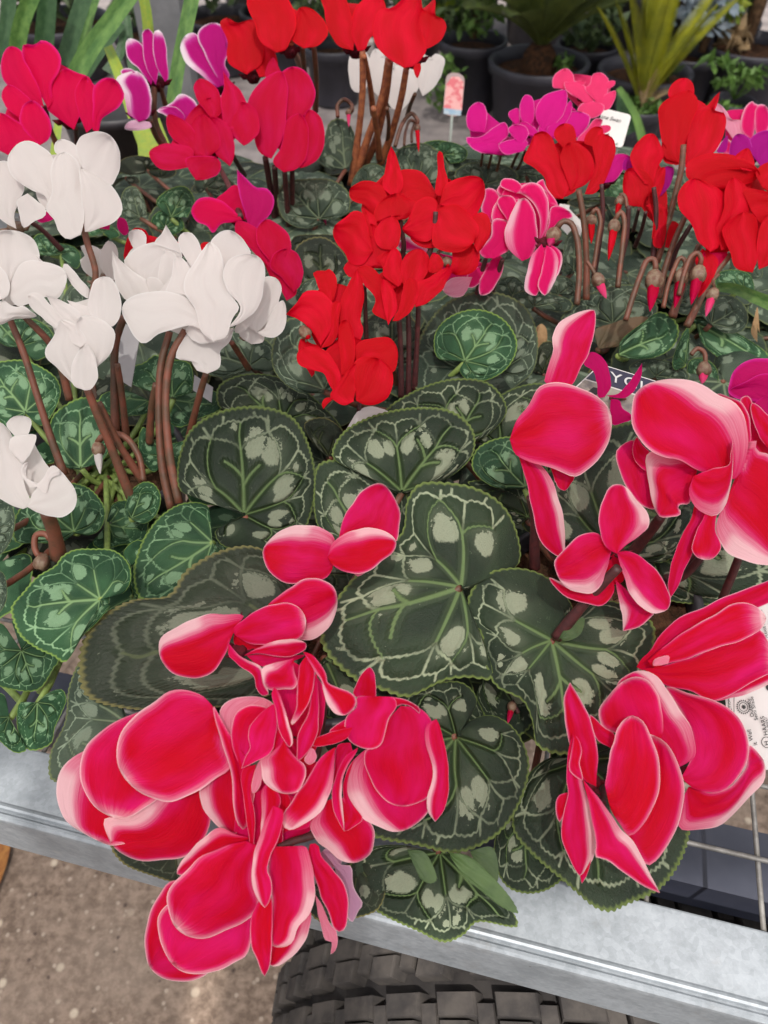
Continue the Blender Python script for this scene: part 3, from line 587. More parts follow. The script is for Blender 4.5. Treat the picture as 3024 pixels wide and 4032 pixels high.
for i in range(ni):
    for rix, w0 in enumerate((-0.112, -0.066, -0.020, 0.026, 0.072, 0.118)):
        th = 2*math.pi*(i + (0.5 if rix % 2 else 0))/ni; rad = TR + 0.003 - (0.012 if rix in (0, 5) else 0)
        er = ea*math.cos(th) + eb*math.sin(th); et = -ea*math.sin(th) + eb*math.cos(th); a2 = axv + et*0.15*(1 if rix % 2 else -1); a2 /= np.linalg.norm(a2)
        for s2 in (-1, 1):                      # each lug is split by a sipe
            lug(tc_ + axv*(w0 + s2*0.0092) + er*rad, er, et, a2, 0.0083, 0.0140 + 0.002*s2, -0.011, 0.007)
        th += math.pi/ni; er = ea*math.cos(th) + eb*math.sin(th); et = -ea*math.sin(th) + eb*math.cos(th)
        lug(tc_ + axv*w0 + er*rad, er, et, a2, 0.011, 0.0068, -0.011, 0.0035)      # lower tie block between the lugs
mb.build('tread', M['lug'], tyre, smooth=False)

# ------------------------------------------------------------------ unseen shade cloth roof, added with gaps that shape the sunlight
def shade_mat():
    m, nt = new_mat('added_shade_cloth'); k = N(nt)
    a = k.n('ShaderNodeBsdfDiffuse'); a.inputs[0].default_value = (0.6, 0.6, 0.6, 1); t = k.n('ShaderNodeBsdfTranslucent'); t.inputs[0].default_value = (0.86, 0.85, 0.84, 1)
    mx = k.n('ShaderNodeMixShader'); mx.inputs[0].default_value = 0.62; k.l(a.outputs[0], mx.inputs[1]); k.l(t.outputs[0], mx.inputs[2]); tr = k.n('ShaderNodeBsdfTransparent'); m2 = k.n('ShaderNodeMixShader'); m2.inputs[0].default_value = 0.30; k.l(mx.outputs[0], m2.inputs[1]); k.l(tr.outputs[0], m2.inputs[2])   # open weave, added so part of the sun passes straight through
    o = k.n('ShaderNodeOutputMaterial'); k.l(m2.outputs[0], o.inputs[0]); return m
M['shade'] = shade_mat()
RZ = 3.2; ct = 1/math.tan(SUN_EL)
h1 = (-0.012, 0.31, -0.25 - (RZ - 0.8)*ct, 0.150 - (RZ - 0.8)*ct)  # gap placed so that a sun patch lands on the front rail
h2 = (-0.285, -0.238, 0.05 - RZ*ct, 0.60 - RZ*ct)  # gap placed for the narrow sun strip on the ground
xs = [-4.5, h2[0], h2[1], h1[0], h1[1], 4.5]; ys = sorted([-3.0, h1[2], h1[3], h2[2], h2[3], 3.1])
vs = []; fs = []
for i in range(5):
    for j in range(5):
        cx_, cy_ = (xs[i] + xs[i+1])/2, (ys[j] + ys[j+1])/2
        if any(h[0] < cx_ < h[1] and h[2] < cy_ < h[3] for h in (h1, h2)): continue
        b = len(vs); vs += [(xs[i], ys[j], RZ), (xs[i+1], ys[j], RZ), (xs[i+1], ys[j+1], RZ), (xs[i], ys[j+1], RZ)]; fs.append((b, b+1, b+2, b+3))
sr = mesh_obj('added_shade_cloth', vs, fs, M['shade'], smooth=False); tag(sr, 'unseen pale shade cloth roof added above the benches to shape the sunlight', 'shade cloth')
# ================================================================== potted cyclamens on the bench
GRP = 'potted cyclamens on the bench'
pF = plant('G', 700, 1370, 'cyclamen with drooping white edged red flowers hanging over the front rail', GRP, z=0.90)
pR = plant('G', 1290, 1290, 'cyclamen with large red and white edged flowers beside the printed white care label', GRP, z=0.90)
# ---- lower left cluster
fl(pF, 'P1', 36.6, 'picotee', '''
0 .34 t 1 4|1352,660 1335,600 1300,555 1230,490 1110,448 960,470 820,560 680,660 590,780 535,930 545,1060 600,1170 720,1280 850,1345 960,1365 1100,1320 1300,1210 1465,1085 1445,980 1385,820
10 .30 t .8 5|900,600 730,630 560,690 400,790 290,920 235,1060 240,1180 290,1310 380,1420 520,1495 620,1490 730,1440 850,1360 900,1300 1000,900
20 .22 a .8 5|700,900 280,940 150,1030 60,1150 42,1280 70,1420 120,1510 250,1610 380,1680 520,1720 760,1600
15 .18 a .8 6|1250,1000 900,1250 640,1480 442,1502 455,1620 520,1740 640,1815 780,1852 933,1837 1085,1812 1196,1738 1308,1545 1290,1400 1260,1200
6 .20 a .7 3|1450,950 1300,1100 1210,1270 1240,1400 1300,1500 1400,1590 1500,1625 1560,1600 1600,1450 1580,1200
-4 .16 - .6 2|1600,1000 1510,880 1420,740 1322,565 1345,720 1400,880 1450,1040 1480,1200 1490,1400 1530,1550 1570,1590 1630,1500 1660,1200
''')
# ---- middle of the cluster
fl(pF, 'P2', 36.2, 'picotee', '''
10 0 - .5|450,180 380,300 330,500 300,700 350,900 480,960 620,850 690,600 680,350
14 0 - .5|430,900 300,1000 120,1000 60,1200 160,1500 300,1600 560,1450 720,1200 700,950
2 .3 B 1|60,850 -40,700 -68,569 -30,500 60,455 160,445 260,460 330,510 300,640 200,760
-1 .18 - .8|100,1000 30,820 22,650 55,570 150,510 280,530 330,600 260,800
-8 .12 - .8|335,495 240,560 165,650 140,730 155,820 120,890 92,970! 180,930 300,860 335,780 350,600
-15 .45 a .8|480,170 330,205 250,235 240,280 265,370 300,400 380,395 470,390 498,350 480,270 470,210
-17 .35 b 1|330,380 312,430 345,560 360,680 400,760 440,815 465,790 455,700 430,620 390,480 350,395
-13 .30 t 1|565,150 515,220 505,300 495,430 490,540 450,640 460,655 520,590 570,520 600,440 625,330 620,240 595,170
-10 .22 - .9|640,250 620,330 600,430 580,560 530,670 500,730 498,830 500,915 560,870 610,800 650,690 655,560 650,420
-16 .28 b 1|540,122 600,140 660,200 710,290 720,350 800,380 870,410 925,460 920,520 850,582 770,570 720,500 690,420 670,330 610,240
-3 .20 - .5|420,640 350,690 318,800 320,885 370,900 425,895 415,820 440,730
-7 .28 a 1|400,770 300,860 240,890 240,990 260,1070 330,1130 430,1155 510,1130 555,1040 558,960 520,910 470,870
-8 .4 B .8|600,820 565,870 550,910 585,942 625,920 640,880 620,830
-5 .10 - .5|900,670 800,690 700,720 620,760 610,805 700,805 800,780 860,750
-3 .4 - .5|885,595 800,640 730,700 760,712 860,690
-6 .26 bt .9|775,815 700,860 640,930 560,1060 450,1220 395,1310 405,1400 460,1415 560,1365 670,1280 735,1160 762,1020 770,900
-2 .18 - .6|200,940 100,980 110,1200 130,1350 150,1500 145,1600 160,1625 190,1450 190,1300 165,1150 180,1050
-4 .3 B .6|235,890 200,960 165,1100 175,1150 210,1130 240,1050
0 .30 a .7|300,1050 245,1120 240,1300 230,1450 180,1640 200,1660 260,1560 310,1450 330,1350 380,1200
4 .2 - .6|380,1100 330,1350 290,1500 380,1562 400,1390 450,1200
8 .26 a .8 4|720,1200 640,1300 590,1385 630,1480 720,1560 820,1640 940,1650 1030,1590 1050,1540 1058,1420 1030,1350 960,1300 830,1180
''')
fl(pF, 'P2', 36.8, 'picotee', '''
8 .14 - .8|985,480 905,430 930,350 975,270 1025,232 1060,280 1068,360 1065,460
-11 .16 - .8|1080,452 930,450 925,520 850,600 845,700 880,770 950,815 1050,830 1110,790 1140,690 1180,580 1220,520 1200,455
-10 .22 - .8|1085,447 1230,455 1330,490 1390,535 1385,572! 1330,525 1260,505 1200,530 1130,600
-3 .10 - 1 3|1250,515 1170,600 1120,700 1060,810 995,830 990,920 1020,1030 1080,1140 1160,1215 1260,1245 1360,1225 1450,1180 1500,1050 1500,850 1470,620 1400,540 1330,520
5 .14 a .8 4|1120,800 995,830 900,920 850,1020 850,1120 900,1240 980,1330 1080,1390 1200,1430 1300,1410 1390,1350 1450,1280 1480,1180 1300,950
-9 .10 a .9|1508,610 1440,650 1425,730 1440,830 1485,960 1470,1080 1440,1180 1450,1290 1500,1357! 1560,1280 1595,1150 1600,1020 1580,850 1545,700 1520,630
-6 .35 b 1|940,815 850,880 790,990 750,1150 760,1270 800,1360 840,1427! 835,1300 820,1150 850,980 930,850
2 .12 - .6|910,900 838,1050 832,1200 840,1425 900,1400 975,1335 910,1240 860,1120
6 .10 - .6|885,780 790,800 770,950 760,1100 830,970 900,870
''')
# ---- lowest flower
fl(pF, 'P3', 36.0, 'picotee', '''
0 .28 t 1 3|780,350 650,380 470,465 370,560 290,640 262,730 280,840 320,920 390,970 490,988 620,950 760,880 865,780 830,650 825,520 870,400
6 .30 a .6|800,330 690,300 600,262 500,330 400,430 350,490 325,565 400,575 600,480
11 .24 - .9 4|750,700 400,700 265,760 210,840 200,930 225,1030 290,1150 370,1210 470,1220 580,1200 700,1150 770,1110 810,1000 820,840
19 .16 - .8 5|650,650 290,610 215,690 150,830 115,960 120,1080 150,1180 240,1250 350,1272 450,1255 530,1210 620,1000
10 0 - .4|900,0 760,100 700,300 800,430 950,430 1020,300 1200,250 1150,100
-11 .22 a .8|955,120 890,250 840,400 815,530 820,640 860,740 900,787 945,700 940,600 915,540 940,450 1000,300 1020,150
-7 .22 - .8|885,700 812,850 812,1030 850,1130 880,1210 900,1236! 930,1180 945,1050 950,900 935,700
-3 .30 b .9|1050,400 920,395 930,470 920,560 945,700 950,1035 1050,1035 1090,1000 1120,910 1190,830 1230,700 1230,640 1200,480 1165,385
5 .16 b .8|1120,700 950,900 940,1040 930,1160 980,1170 1060,1120 1150,1030 1190,920 1200,800
2 .22 - .9|1195,370 1180,450 1230,600 1270,720 1320,830 1350,920 1385,945 1420,930 1445,830 1440,700 1400,600 1340,530 1270,450 1245,370
7 .3 B .6|1230,700 1240,780 1260,880 1300,1000 1335,1010 1330,1080 1330,1092 1365,1060 1370,940 1330,900 1280,780
@lilac 14 .3 - .6|1290,430 1340,500 1390,600 1430,700 1445,860 1475,880 1510,810 1540,760 1480,650 1460,510 1400,505 1330,430
@lilac 16 .3 - .6|1265,430 1275,470 1330,520 1400,500 1390,440 1300,400
''')
stem(pF, 'P3', 36.2, 37.5, 58, '990,395 1080,355 1180,325 1260,290', 'stemD')
stem(pF, 'P2', 37.6, 41, 46, '700,470 690,600 670,760 640,900', 'stemD')
# ---- two small flowers in the middle
fl(pF, 'b2', 41.5, 'picotee', '''
0 .12 a 1|500,300 505,160 440,110 330,85 230,90 120,150 50,230 45,300 90,390 170,450 240,470 350,450 450,430 497,370
3 .14 - .9|530,200 560,60 600,-20 680,-130 760,-180 810,-188 860,-150 910,-70 935,10 930,90 905,200 750,190
-5 .20 a .9|462,290 490,210 560,150 680,105 790,110 880,150 910,200 890,260 800,330 720,390 650,402 560,380 490,340
7 .2 B .5|600,300 700,380 640,405 650,420 700,400 860,250 900,160 800,200
''')
fl(pF, 'b2', 39.5, 'picotee', '''
3 .20 b .9|60,650 75,605 180,520 300,440 400,432 490,470 525,540 520,640 480,740 400,810 300,830 200,800
-3 .16 t .9|-135,800 -150,760 -60,680 0,640 100,600 200,588 280,620 325,700 300,800 200,850 50,862 -50,850
@throat 8 0 - .3|-140,770 -140,860 0,900 100,880 60,800
''' .replace('@throat', ''))
fl(pF, 'a2', 39.5, 'picotee', '''
0 .16 a 1|1530,740 1580,672 1450,662 1350,665 1230,700 1120,760 1040,820 1027,870 1040,950 1100,1030 1180,1070 1260,1078 1360,1050 1430,980 1470,900 1495,820
''')
fl(pF, 'P2', 38.6, 'picotee', '''
-2 .3 a .6|0,60 60,130 130,180 200,210 245,240 260,330 290,430 240,440 200,380 180,300 100,240 40,190 0,150
-5 .22 a .8|110,150 200,100 320,50 430,30 510,35 560,60 565,95 500,140 420,160 330,155 230,135
1 0 - .4|130,150 240,140 360,160 470,150 560,145 470,190 330,215 240,230 180,195
''')
# ---- right hand cluster
fl(pR, 'P4', 39.5, 'picotee', '''
3 .22 - .9|650,640 680,590 740,530 790,450 910,330 1000,280 1200,190 1350,130 1531,60 1610,35 1570,180 1450,250 1300,320 1000,480 760,640 700,665
-4 .22 t 1|725,600 900,450 1100,330 1280,225 1370,208 1460,240 1520,310 1490,380 1400,440 1200,510 1000,580 860,620 760,640
-7 .35 B .6|862,620 760,628 768,592 828,568 870,565 868,600
-2 .10 t .9|700,655 860,625 1000,580 1200,500 1400,430 1480,390 1531,470 1600,560 1600,650 1500,700 1380,770 1260,840 1160,862 1000,800 850,765
5 .35 a .6|1100,790 1160,865 1300,845 1420,810 1531,760 1630,700 1620,600 1400,700
''')
fl(pR, 'P4', 38.6, 'picotee', '''
2 .18 a .8|900,1330 1040,1240 1030,1090 950,940 870,810 780,700 690,662 600,685 520,760 600,1000 800,1200
-5 .26 - .9|790,1150 822,1100 825,960 790,820 740,740 660,705 560,735 480,810 400,920 405,1000 440,1060 515,1087 620,1130
5 .24 - .9|950,1380 1030,1200 960,960 870,830 850,770 1000,815 1150,860 1280,920 1370,1030 1405,1170 1370,1310 1290,1430 1200,1480 1080,1470 1010,1440
12 .28 a .8 4|1000,1440 970,1500 950,1600 935,1720 1070,1732 1200,1700 1300,1630 1390,1530 1500,1410 1515,1330 1500,1260 1400,1160 1380,1300 1280,1440 1150,1480
''')
fl(pR, 'P4', 37.4, 'picotee', '''
-6 .24 - 1 3|455,1510 440,1420 460,1300 490,1150 550,1010 620,965 690,1000 740,1090 800,1250 810,1380 780,1530 710,1680 600,1775 540,1690 480,1600
1 .26 a .9 3|560,1650 700,1090 770,1100 850,1150 920,1260 965,1420 965,1550 930,1700 850,1850 720,1970 650,1880 600,1780
-4 .30 - .9|380,1440 390,1200 360,1050 300,900 205,742! 165,840 165,950 200,1150 230,1250 290,1390
6 .24 - .8|490,1190 380,1120 340,960 430,1040 510,1100
-8 .10 b .8|225,1080 195,1200 180,1400 190,1480 170,1600 145,1700 150,1800 200,1920 240,2000 270,2040 350,1940 372,1880 370,1750 340,1600 290,1400 250,1250
-7 .5 - .5|190,1480 130,1500 108,1560 115,1640 135,1680 160,1640 190,1560
-6 .14 - .6|352,1900 270,1960 275,2060 285,2092! 320,2030 345,1940
-12 .26 b 1 -3|290,1390 330,1560 360,1700 375,1850 370,1910 470,1940 580,2030 700,2110 808,2155! 720,1980 620,1800 520,1690 400,1520
-10 .5 - .6|230,1090 215,1200 200,1330 290,1400 270,1280 285,1200 260,1120
''')
stem(pR, 'P4', 39, 44, 62, '420,1560 440,1440 470,1360 460,1250', 'stemD')
fl(pR, 'P5', 40.5, 'picotee', '''
-2 .20 b 1 -4|1160,1080 950,1003 910,985 760,900 650,885 540,850 430,720 370,620 360,500 380,350 470,260 600,215 750,207 900,220 1030,280 1100,330 1230,390 1300,470 1350,560 1380,700 1370,830 1320,1000 1250,1080
6 .35 - .6|1350,900 1100,332 1220,365 1310,400 1370,490 1400,640 1400,740 1385,780
4 .15 a .9|930,1000 800,890 640,870 520,838 485,900 488,1000 510,1120 535,1250 600,1400 680,1408 780,1392 788,1355 762,1310 800,1292 860,1295 900,1180
-7 .08 b .7|900,1050 1060,985 1200,955 1225,850 1242,738! 1242,1000 1222,1160 1180,1290 1090,1400 990,1375 900,1300 860,1180
-4 .14 t .8|1010,1330 990,1400 930,1520 900,1600 885,1680 920,1750 990,1778 1060,1772 1120,1720 1140,1650 1100,1550 1090,1440 1100,1385
4 .26 a .8 3|1230,1200 1100,1450 1100,1550 1150,1660 1240,1740 1380,1800 1548,1825 1720,1780 1760,1500 1700,1000 1548,850 1440,820 1455,760 1440,738 1390,750 1375,830 1320,1000
13 .16 - .8|560,950 400,740 300,765 225,830 228,920 260,1020 320,1150 380,1240 440,1300 520,1337 565,1335 600,1150
9 .12 - .8|570,900 520,840 450,770 405,708 370,780 370,850 400,930 480,1000 550,980
2 .10 - .7|920,1240 870,1440 800,1560 740,1700 700,1850 675,2000 700,2110! 760,2020 830,1850 890,1720 940,1560 1000,1400 960,1270
''')
fl(pR, 'P5', 42.0, 'picotee', '''
12 0 - .6|1500,860 1400,760 1390,600 1360,450 1450,500 1548,650 1640,860
8 .5 - .5|1400,560 1350,480 1305,385 1330,360 1370,350 1410,400 1400,470
6 .22 - .9|1560,820 1480,720 1430,600 1395,470 1410,410 1470,440 1548,520 1620,600 1660,800
''')
stem(pR, 'c2', 43, 45.5, 62, '1230,290 1100,420 1000,430', 'stemD')
stem(pR, 'P5', 42.5, 46, 105, '620,1400 500,1560 380,1700', 'stemD')
stem(pR, 'P5', 43, 46, 85, '1300,1740 1240,1900 1160,2100 1100,2300', 'stemD')
stem(pR, 'P5', 43.5, 46, 90, '960,1700 860,1850 700,2000 640,2100', 'stemD')
fl(pR, 'P5', 39.8, 'picotee', '''
-3 .16 b .9|230,1725 150,1680 90,1560 73,1430 100,1280 150,1170 200,1125 270,1122 330,1160 400,1255 460,1320 515,1410 510,1490 440,1560 340,1630
''')
fl(pR, 'c2', 40.2, 'picotee', '''
-2 .14 b .9|645,250 560,140 480,135 400,180 330,250 275,320 290,400 330,470 420,520 520,525 580,470 612,380
-2 .14 b 1|680,260 760,255 850,300 930,370 990,460 1028,560 1010,630 920,657 830,610 770,540 730,430 700,340
6 .20 a .8|650,430 400,480 240,425 280,490 350,550 470,590 570,610 630,570 665,500
5 .24 a .8|670,440 690,560 715,680 720,772! 800,755 860,720 930,640 830,600 760,520
8 .0 - .3|620,300 600,420 650,470 720,450 740,330 690,260
''')
stem(pR, 'c2', 39.8, 43.0, 78, '690,360 600,450 480,580 370,710 290,812', 'stemD')
fl(pR, 'c1', 42.5, 'picotee', '''
2 .16 a .9|300,845 212,825 240,700 270,600 258,530 290,450 370,390 480,350 535,350 542,420 530,520 500,620 440,740 385,838
-4 .26 t 1|-15,1190 30,1060 100,980 180,850 270,812 390,840 520,890 610,960 645,1040 640,1150 590,1280 500,1380 420,1427 330,1400 200,1360 100,1330 20,1280
0 .18 b .9 3|30,1250 80,1420 115,1560 140,1700 170,1820 230,1900 290,1945 335,1955 345,1850 330,1680 300,1560 240,1420 180,1350
5 .08 - .8|250,1370 300,1500 345,1520 380,1480 405,1430 330,1395
''')
stem(pR, 'c1', 43.5, 46.5, 72, '120,1560 148,1700 145,1850 148,2020', 'stemD')
bud(pR, 'b2', 44, '1700,1300 1660,1230', (1660, 1260, 30), (1630, 1375), 'picotee', 30, 'stemD')
# ---- leaves of the two front plants (outlines on tilted blades)
leaf(pF, 'G', .947, 'leafD', '996,1268', '1002,1275 1040,1262 1120,1218 1117,1150 1085,1090 1030,1055 960,1042 905,1046 880,1080 868,1150 800,1210 730,1290 692,1365 705,1410 770,1470 830,1492 880,1505 960,1470 1010,1463 1062,1465 1050,1400 1020,1330 1004,1285', droop=.08)
leaf(pR, 'G', .937, 'leafD', '1192,1383', '1198,1376 1225,1360 1240,1325 1200,1260 1130,1228 1050,1240 1012,1290 1015,1340 1038,1365 1045,1420 1070,1480 1130,1515 1150,1560 1160,1610 1200,1628 1250,1625 1330,1580 1400,1480 1412,1400 1412,1350 1350,1305 1285,1300 1230,1350 1200,1382', droop=.08)
leaf(pF, 'G', .922, 'leafB', '655,1385', '665,1390 650,1330 600,1210 545,1180 470,1192 400,1235 365,1285 280,1298 200,1350 172,1420 185,1500 270,1530 400,1530 520,1520 640,1470 668,1400', droop=.05, wave=.03)
leaf(pF, 'G', .938, 'leafD', '527,1112', '522,1105 470,1080 392,1062 383,1010 410,930 470,890 560,878 630,900 667,960 682,1050 665,1130 640,1178 560,1187 480,1178 465,1148 505,1125', droop=.08)
leaf(pF, 'G', .952, 'leafD', '868,1062', '860,1068 790,1030 718,985 740,935 800,900 900,880 980,890 1022,930 1022,980 980,1025 920,1052 880,1068', droop=.10)
leaf(pF, 'G', .935, 'leafD', '800,1190', '830,1190 880,1160 884,1110 875,1060 830,1018 760,995 690,1002 678,1060 684,1130 720,1185 780,1200', droop=.08)
leaf(pR, 'G', .948, 'leafD', '985,965', '985,970 900,925 832,892 900,842 985,818 1060,830 1095,885 1060,935 1000,968', droop=.10)
leaf(pR, 'G', .944, 'leafD', '1080,968', '1072,972 1010,935 1060,870 1120,835 1180,830 1232,870 1222,955 1150,975 1090,975', droop=.08)
leaf(pR, 'G', .950, 'leafG', '1135,1052', '1130,1058 1062,1050 1020,1010 1030,970 1082,945 1140,950 1182,1000 1172,1050 1142,1060', droop=.08)
leaf(pR, 'G', .936, 'leafD', '1140,1118', '1140,1122 1112,1135 1075,1080 1010,1042 1100,1042 1170,1070 1182,1120 1150,1130', droop=.05)
leaf(pR, 'G', .926, 'leafD', '1320,1190', '1315,1195 1240,1170 1130,1140 1150,1070 1200,1000 1280,940 1370,910 1480,930 1510,1050 1490,1170 1430,1215 1330,1200', droop=.08)
leaf(pR, 'G', .918, 'leafD', '1400,1190', '1392,1185 1430,1130 1500,1090 1600,1080 1710,1150 1690,1260 1600,1300 1500,1305 1430,1290 1380,1230', droop=.08)
leaf(pF, 'G', .916, 'leafD', '985,1592', '1000,1588 1012,1560 1062,1545 1112,1575 1142,1640 1136,1700 1100,1775 1058,1815 985,1842 900,1825 790,1795 775,1680 830,1550 870,1495 940,1475 1000,1475 1030,1510 1010,1560 992,1585', droop=.10)
leaf(pF, 'G', .872, 'leafD', '950,1842', '970,1838 1040,1870 1085,1935 1118,2000 1030,1992 1000,2020 960,2035 900,2010 820,1972 770,1930 755,1870 790,1835 870,1825 930,1840', droop=.10)
leaf(pR, 'G', .898, 'leafD', '1255,1640', '1262,1640 1350,1610 1440,1660 1488,1740 1482,1830 1430,1915 1350,1955 1322,1968 1290,1962 1220,1905 1150,1845 1108,1790 1130,1690 1180,1640 1245,1632', droop=.10)
leaf(pR, 'G', .882, 'leafD', '1140,1760', '1135,1755 1078,1790 1068,1860 1095,1915 1140,1930 1190,1918 1225,1880 1190,1790', droop=.08)
leaf(pF, 'G', .905, 'leafU', '970,1845', '975,1842 1010,1848 1060,1890 1110,1950 1118,1972 1085,1960 1040,1925 1000,1890 975,1855', droop=.0, wave=.02, petiole=False)
leaf(pF, 'G', .905, 'leafU', '880,1838', '880,1835 915,1840 935,1870 943,1900 932,1908 910,1900 895,1870', droop=.0, petiole=False)
leaf(pF, 'G', .900, 'leafU', '1015,1840', '1015,1838 1062,1830 1075,1860 1073,1905 1050,1890 1025,1860', droop=.0, petiole=False)
leaf(pF, 'G', .902, 'leafM', '270,1560', '280,1560 240,1480 180,1425 150,1480 140,1560 108,1630 112,1685 180,1680 260,1640 340,1600 300,1565', droop=.08)
leaf(pF, 'G', .880, 'leafB', '420,1790', '425,1790 330,1785 240,1820 262,1862 330,1892 385,1905 440,1880 440,1800', droop=.05)
leaf(pF, 'G', .895, 'leafD', '600,1500', '605,1490 500,1440 400,1500 350,1600 420,1700 560,1720 700,1640 760,1540 720,1450 620,1485', droop=.05)
leaf(pF, 'G', .905, 'leafD', '700,1420', '710,1430 660,1480 690,1540 780,1560 860,1520 870,1450 800,1400 720,1415', droop=.05)
leaf(pF, 'G', .868, 'leafB', '770,1860', '760,1860 700,1890 660,1950 690,1990 760,1985 820,1960 830,1880 780,1855', droop=.05)
leaf(pR, 'G', .905, 'leafD', '1440,1400', '1445,1410 1400,1440 1330,1600 1400,1660 1490,1640 1540,1540 1520,1440 1460,1400', droop=.05)
leaf(pF, 'G', .916, 'leafD', '960,1490', '960,1500 890,1500 850,1560 870,1640 950,1660 1030,1640 1050,1560 1020,1490', droop=.05)
leaf(pR, 'G', .905, 'leafD', '1060,1430', '1070,1440 1030,1500 1060,1560 1120,1590 1160,1540 1130,1470', droop=.05)
leaf(pF, 'G', .920, 'leafB', '640,1240', '650,1250 570,1200 640,1170 740,1190 770,1260 700,1310 655,1270', droop=.05)
leaf(pR, 'G', .945, 'leafU', '1212,1378', '1205,1383 1225,1352 1262,1335 1255,1368 1235,1382 1215,1386', tilt=(0, -.5), petiole=False)
# ================================================================== white cyclamen on the left
pW = plant('G', 215, 1010, 'tall white cyclamen with bright green leaves at the left end of the bench', GRP, z=0.90)
fl(pW, 'P6', 50, 'white', '''
3 .1 - 1|270,500 240,440 180,420 135,390 80,350 45,300 45,230 90,165 150,143 230,175 288,240 300,330 300,420
-3 .1 - 1|440,655 370,682 320,640 295,570 245,515 285,430 275,300 300,230 350,205 410,240 440,320 445,430 460,520 452,610
1 .1 - .8|410,300 330,235 297,200 300,155 330,135 370,142 410,165 437,220 438,300
2 .1 - 1|460,320 412,190 430,130 490,100 545,92 600,115 645,180 657,250 640,330 605,388 530,370
-1 .1 - 1|462,640 450,540 440,400 438,295 520,320 590,370 640,430 662,480 660,540 620,590 540,620 490,640
5 .1 - .8|150,430 250,520 240,560 190,580 130,618 100,520 90,470
''')
fl(pW, 'P6', 51, 'white', '''
3 .1 - 1|90,625 0,570 -60,450 -60,300 0,255 50,260 110,330 135,400 100,480 78,550
''')
fl(pW, 'P6', 49, 'white', '''
3 .1 - 1|55,925 0,860 -60,800 -80,700 -20,640 60,630 150,655 205,720 212,800 150,815 90,860
0 .1 - 1|48,975 70,890 130,800 220,800 330,830 362,868 357,930 310,1007 260,990 160,1030 100,1045 60,1010
-3 .1 - 1|0,1010 -90,950 -70,800 -10,820 40,880 55,940 35,995
-1 .1 - 1|25,1012 70,1045 130,1045 160,1065 200,1100 130,1112 60,1120 0,1147 -70,1150 -70,1040
4 .1 - .7|362,882 340,845 352,808 400,850 450,910 488,955 480,1002 430,970 390,925
''')
fl(pW, 'P6', 48, 'white', '''
3 .1 - 1|345,1190 280,1150 220,1100 160,1040 150,990 175,970 220,980 260,1020 310,1080 360,1140
0 .1 - .8|430,1170 340,1120 290,1060 250,984! 330,1012 400,1050 450,1105
2 .1 - .8|520,1150 440,1100 400,1060 365,1012! 430,1030 500,1060 545,1100
1 .1 - 1|560,1150 480,1065 490,970 510,910 560,883 610,895 640,950 662,1030 650,1105 615,1155
-3 .1 - 1|430,1490 390,1460 330,1400 250,1320 247,1280 270,1240 300,1190 330,1120 400,1130 445,1200 420,1330
-4 .1 - 1|500,1460 525,1380 590,1320 620,1260 624,1190 590,1140 510,1100 440,1100 410,1160 455,1260 480,1360
-7 .1 - 1.2|460,1503 400,1475 388,1380 428,1290 470,1250 510,1300 530,1380 533,1430 515,1475 490,1500
-6 .1 - .8|440,1270 390,1240 375,1180 330,1120 400,1140 450,1190 470,1230
''')
fl(pW, 'P6', 49, 'white', '''
-5 .1 - 1|1095,1175 1040,1150 960,1165 880,1190 780,1247 740,1220 690,1140 662,1060 690,1010 780,970 880,965 980,980 1060,1040 1110,1110
-9 .1 - 1.2|1160,1240 1095,1180 1070,1080 1010,980 1005,900 1060,800 1110,730 1140,695 1190,730 1215,800 1210,880 1240,960 1300,1050 1270,1100 1230,1210
1 .1 - 1|1230,900 1150,800 1145,700 1200,640 1250,630 1310,665 1350,720 1365,770 1320,860
-6 .1 - 1|1240,1165 1310,1060 1240,960 1213,870 1240,795 1320,762 1400,770 1440,820 1437,920 1420,1020 1370,1090 1300,1140
3 .1 - 1|1070,880 1020,800 975,720 972,670 1000,643 1040,645 1080,690 1097,750 1090,820
-3 .1 - .9|1010,985 900,970 930,900 945,800 960,770 1010,800 1042,870 1030,930
6 .1 - 1.2|1130,1412 1065,1390 1045,1345 958,1332 985,1240 1020,1170 1120,1150 1240,1170 1272,1160 1245,1245 1200,1290 1198,1375
-1 .1 - 1|1150,1245 1080,1245 1020,1200 1010,1170 1080,1120 1180,1130 1250,1170 1235,1225
''')
fl(pW, 'P6', 52, 'white', '''
2 .1 - 1|810,960 740,880 675,810 690,770 760,720 830,700 900,720 980,760 975,850 900,920
4 .1 - .8|765,770 735,740 700,670 705,637 770,630 797,670 785,740
1 .1 - .8|920,780 840,700 880,650 903,602! 940,660 975,710 990,790
-3 .1 - 1|760,1008 690,1012 640,950 615,850 610,740! 650,790 720,850 790,900 822,950 820,1000
-2 .1 - 1|900,968 862,900 868,820 900,740 958,768 952,880 915,960
-4 .1 - .7|860,1000 790,980 795,898 850,888 902,960
''')
fl(pW, 'P6', 55, 'white', '''
3 .1 - 1|530,910 455,850 436,790 462,775 438,718 500,713 550,740 570,800
0 .1 - 1|590,900 540,810 556,730 590,688 632,715 645,800 650,900
''')
fl(pW, 'P6', 51, 'white', '''
1 .1 - 1|1400,1190 1330,1130 1390,1050 1430,930 1442,885 1500,890 1533,940 1520,1010 1470,1110
-2 .1 - 1|1430,1190 1470,1100 1500,1040 1542,1013 1560,1090 1550,1160 1500,1214 1440,1210 1395,1182
4 .1 - 1.2|1370,1252 1310,1212 1298,1150 1400,1120 1440,1200 1430,1240
0 .1 - .8|1310,1195 1275,1182 1320,1110 1385,1085 1360,1150
''')
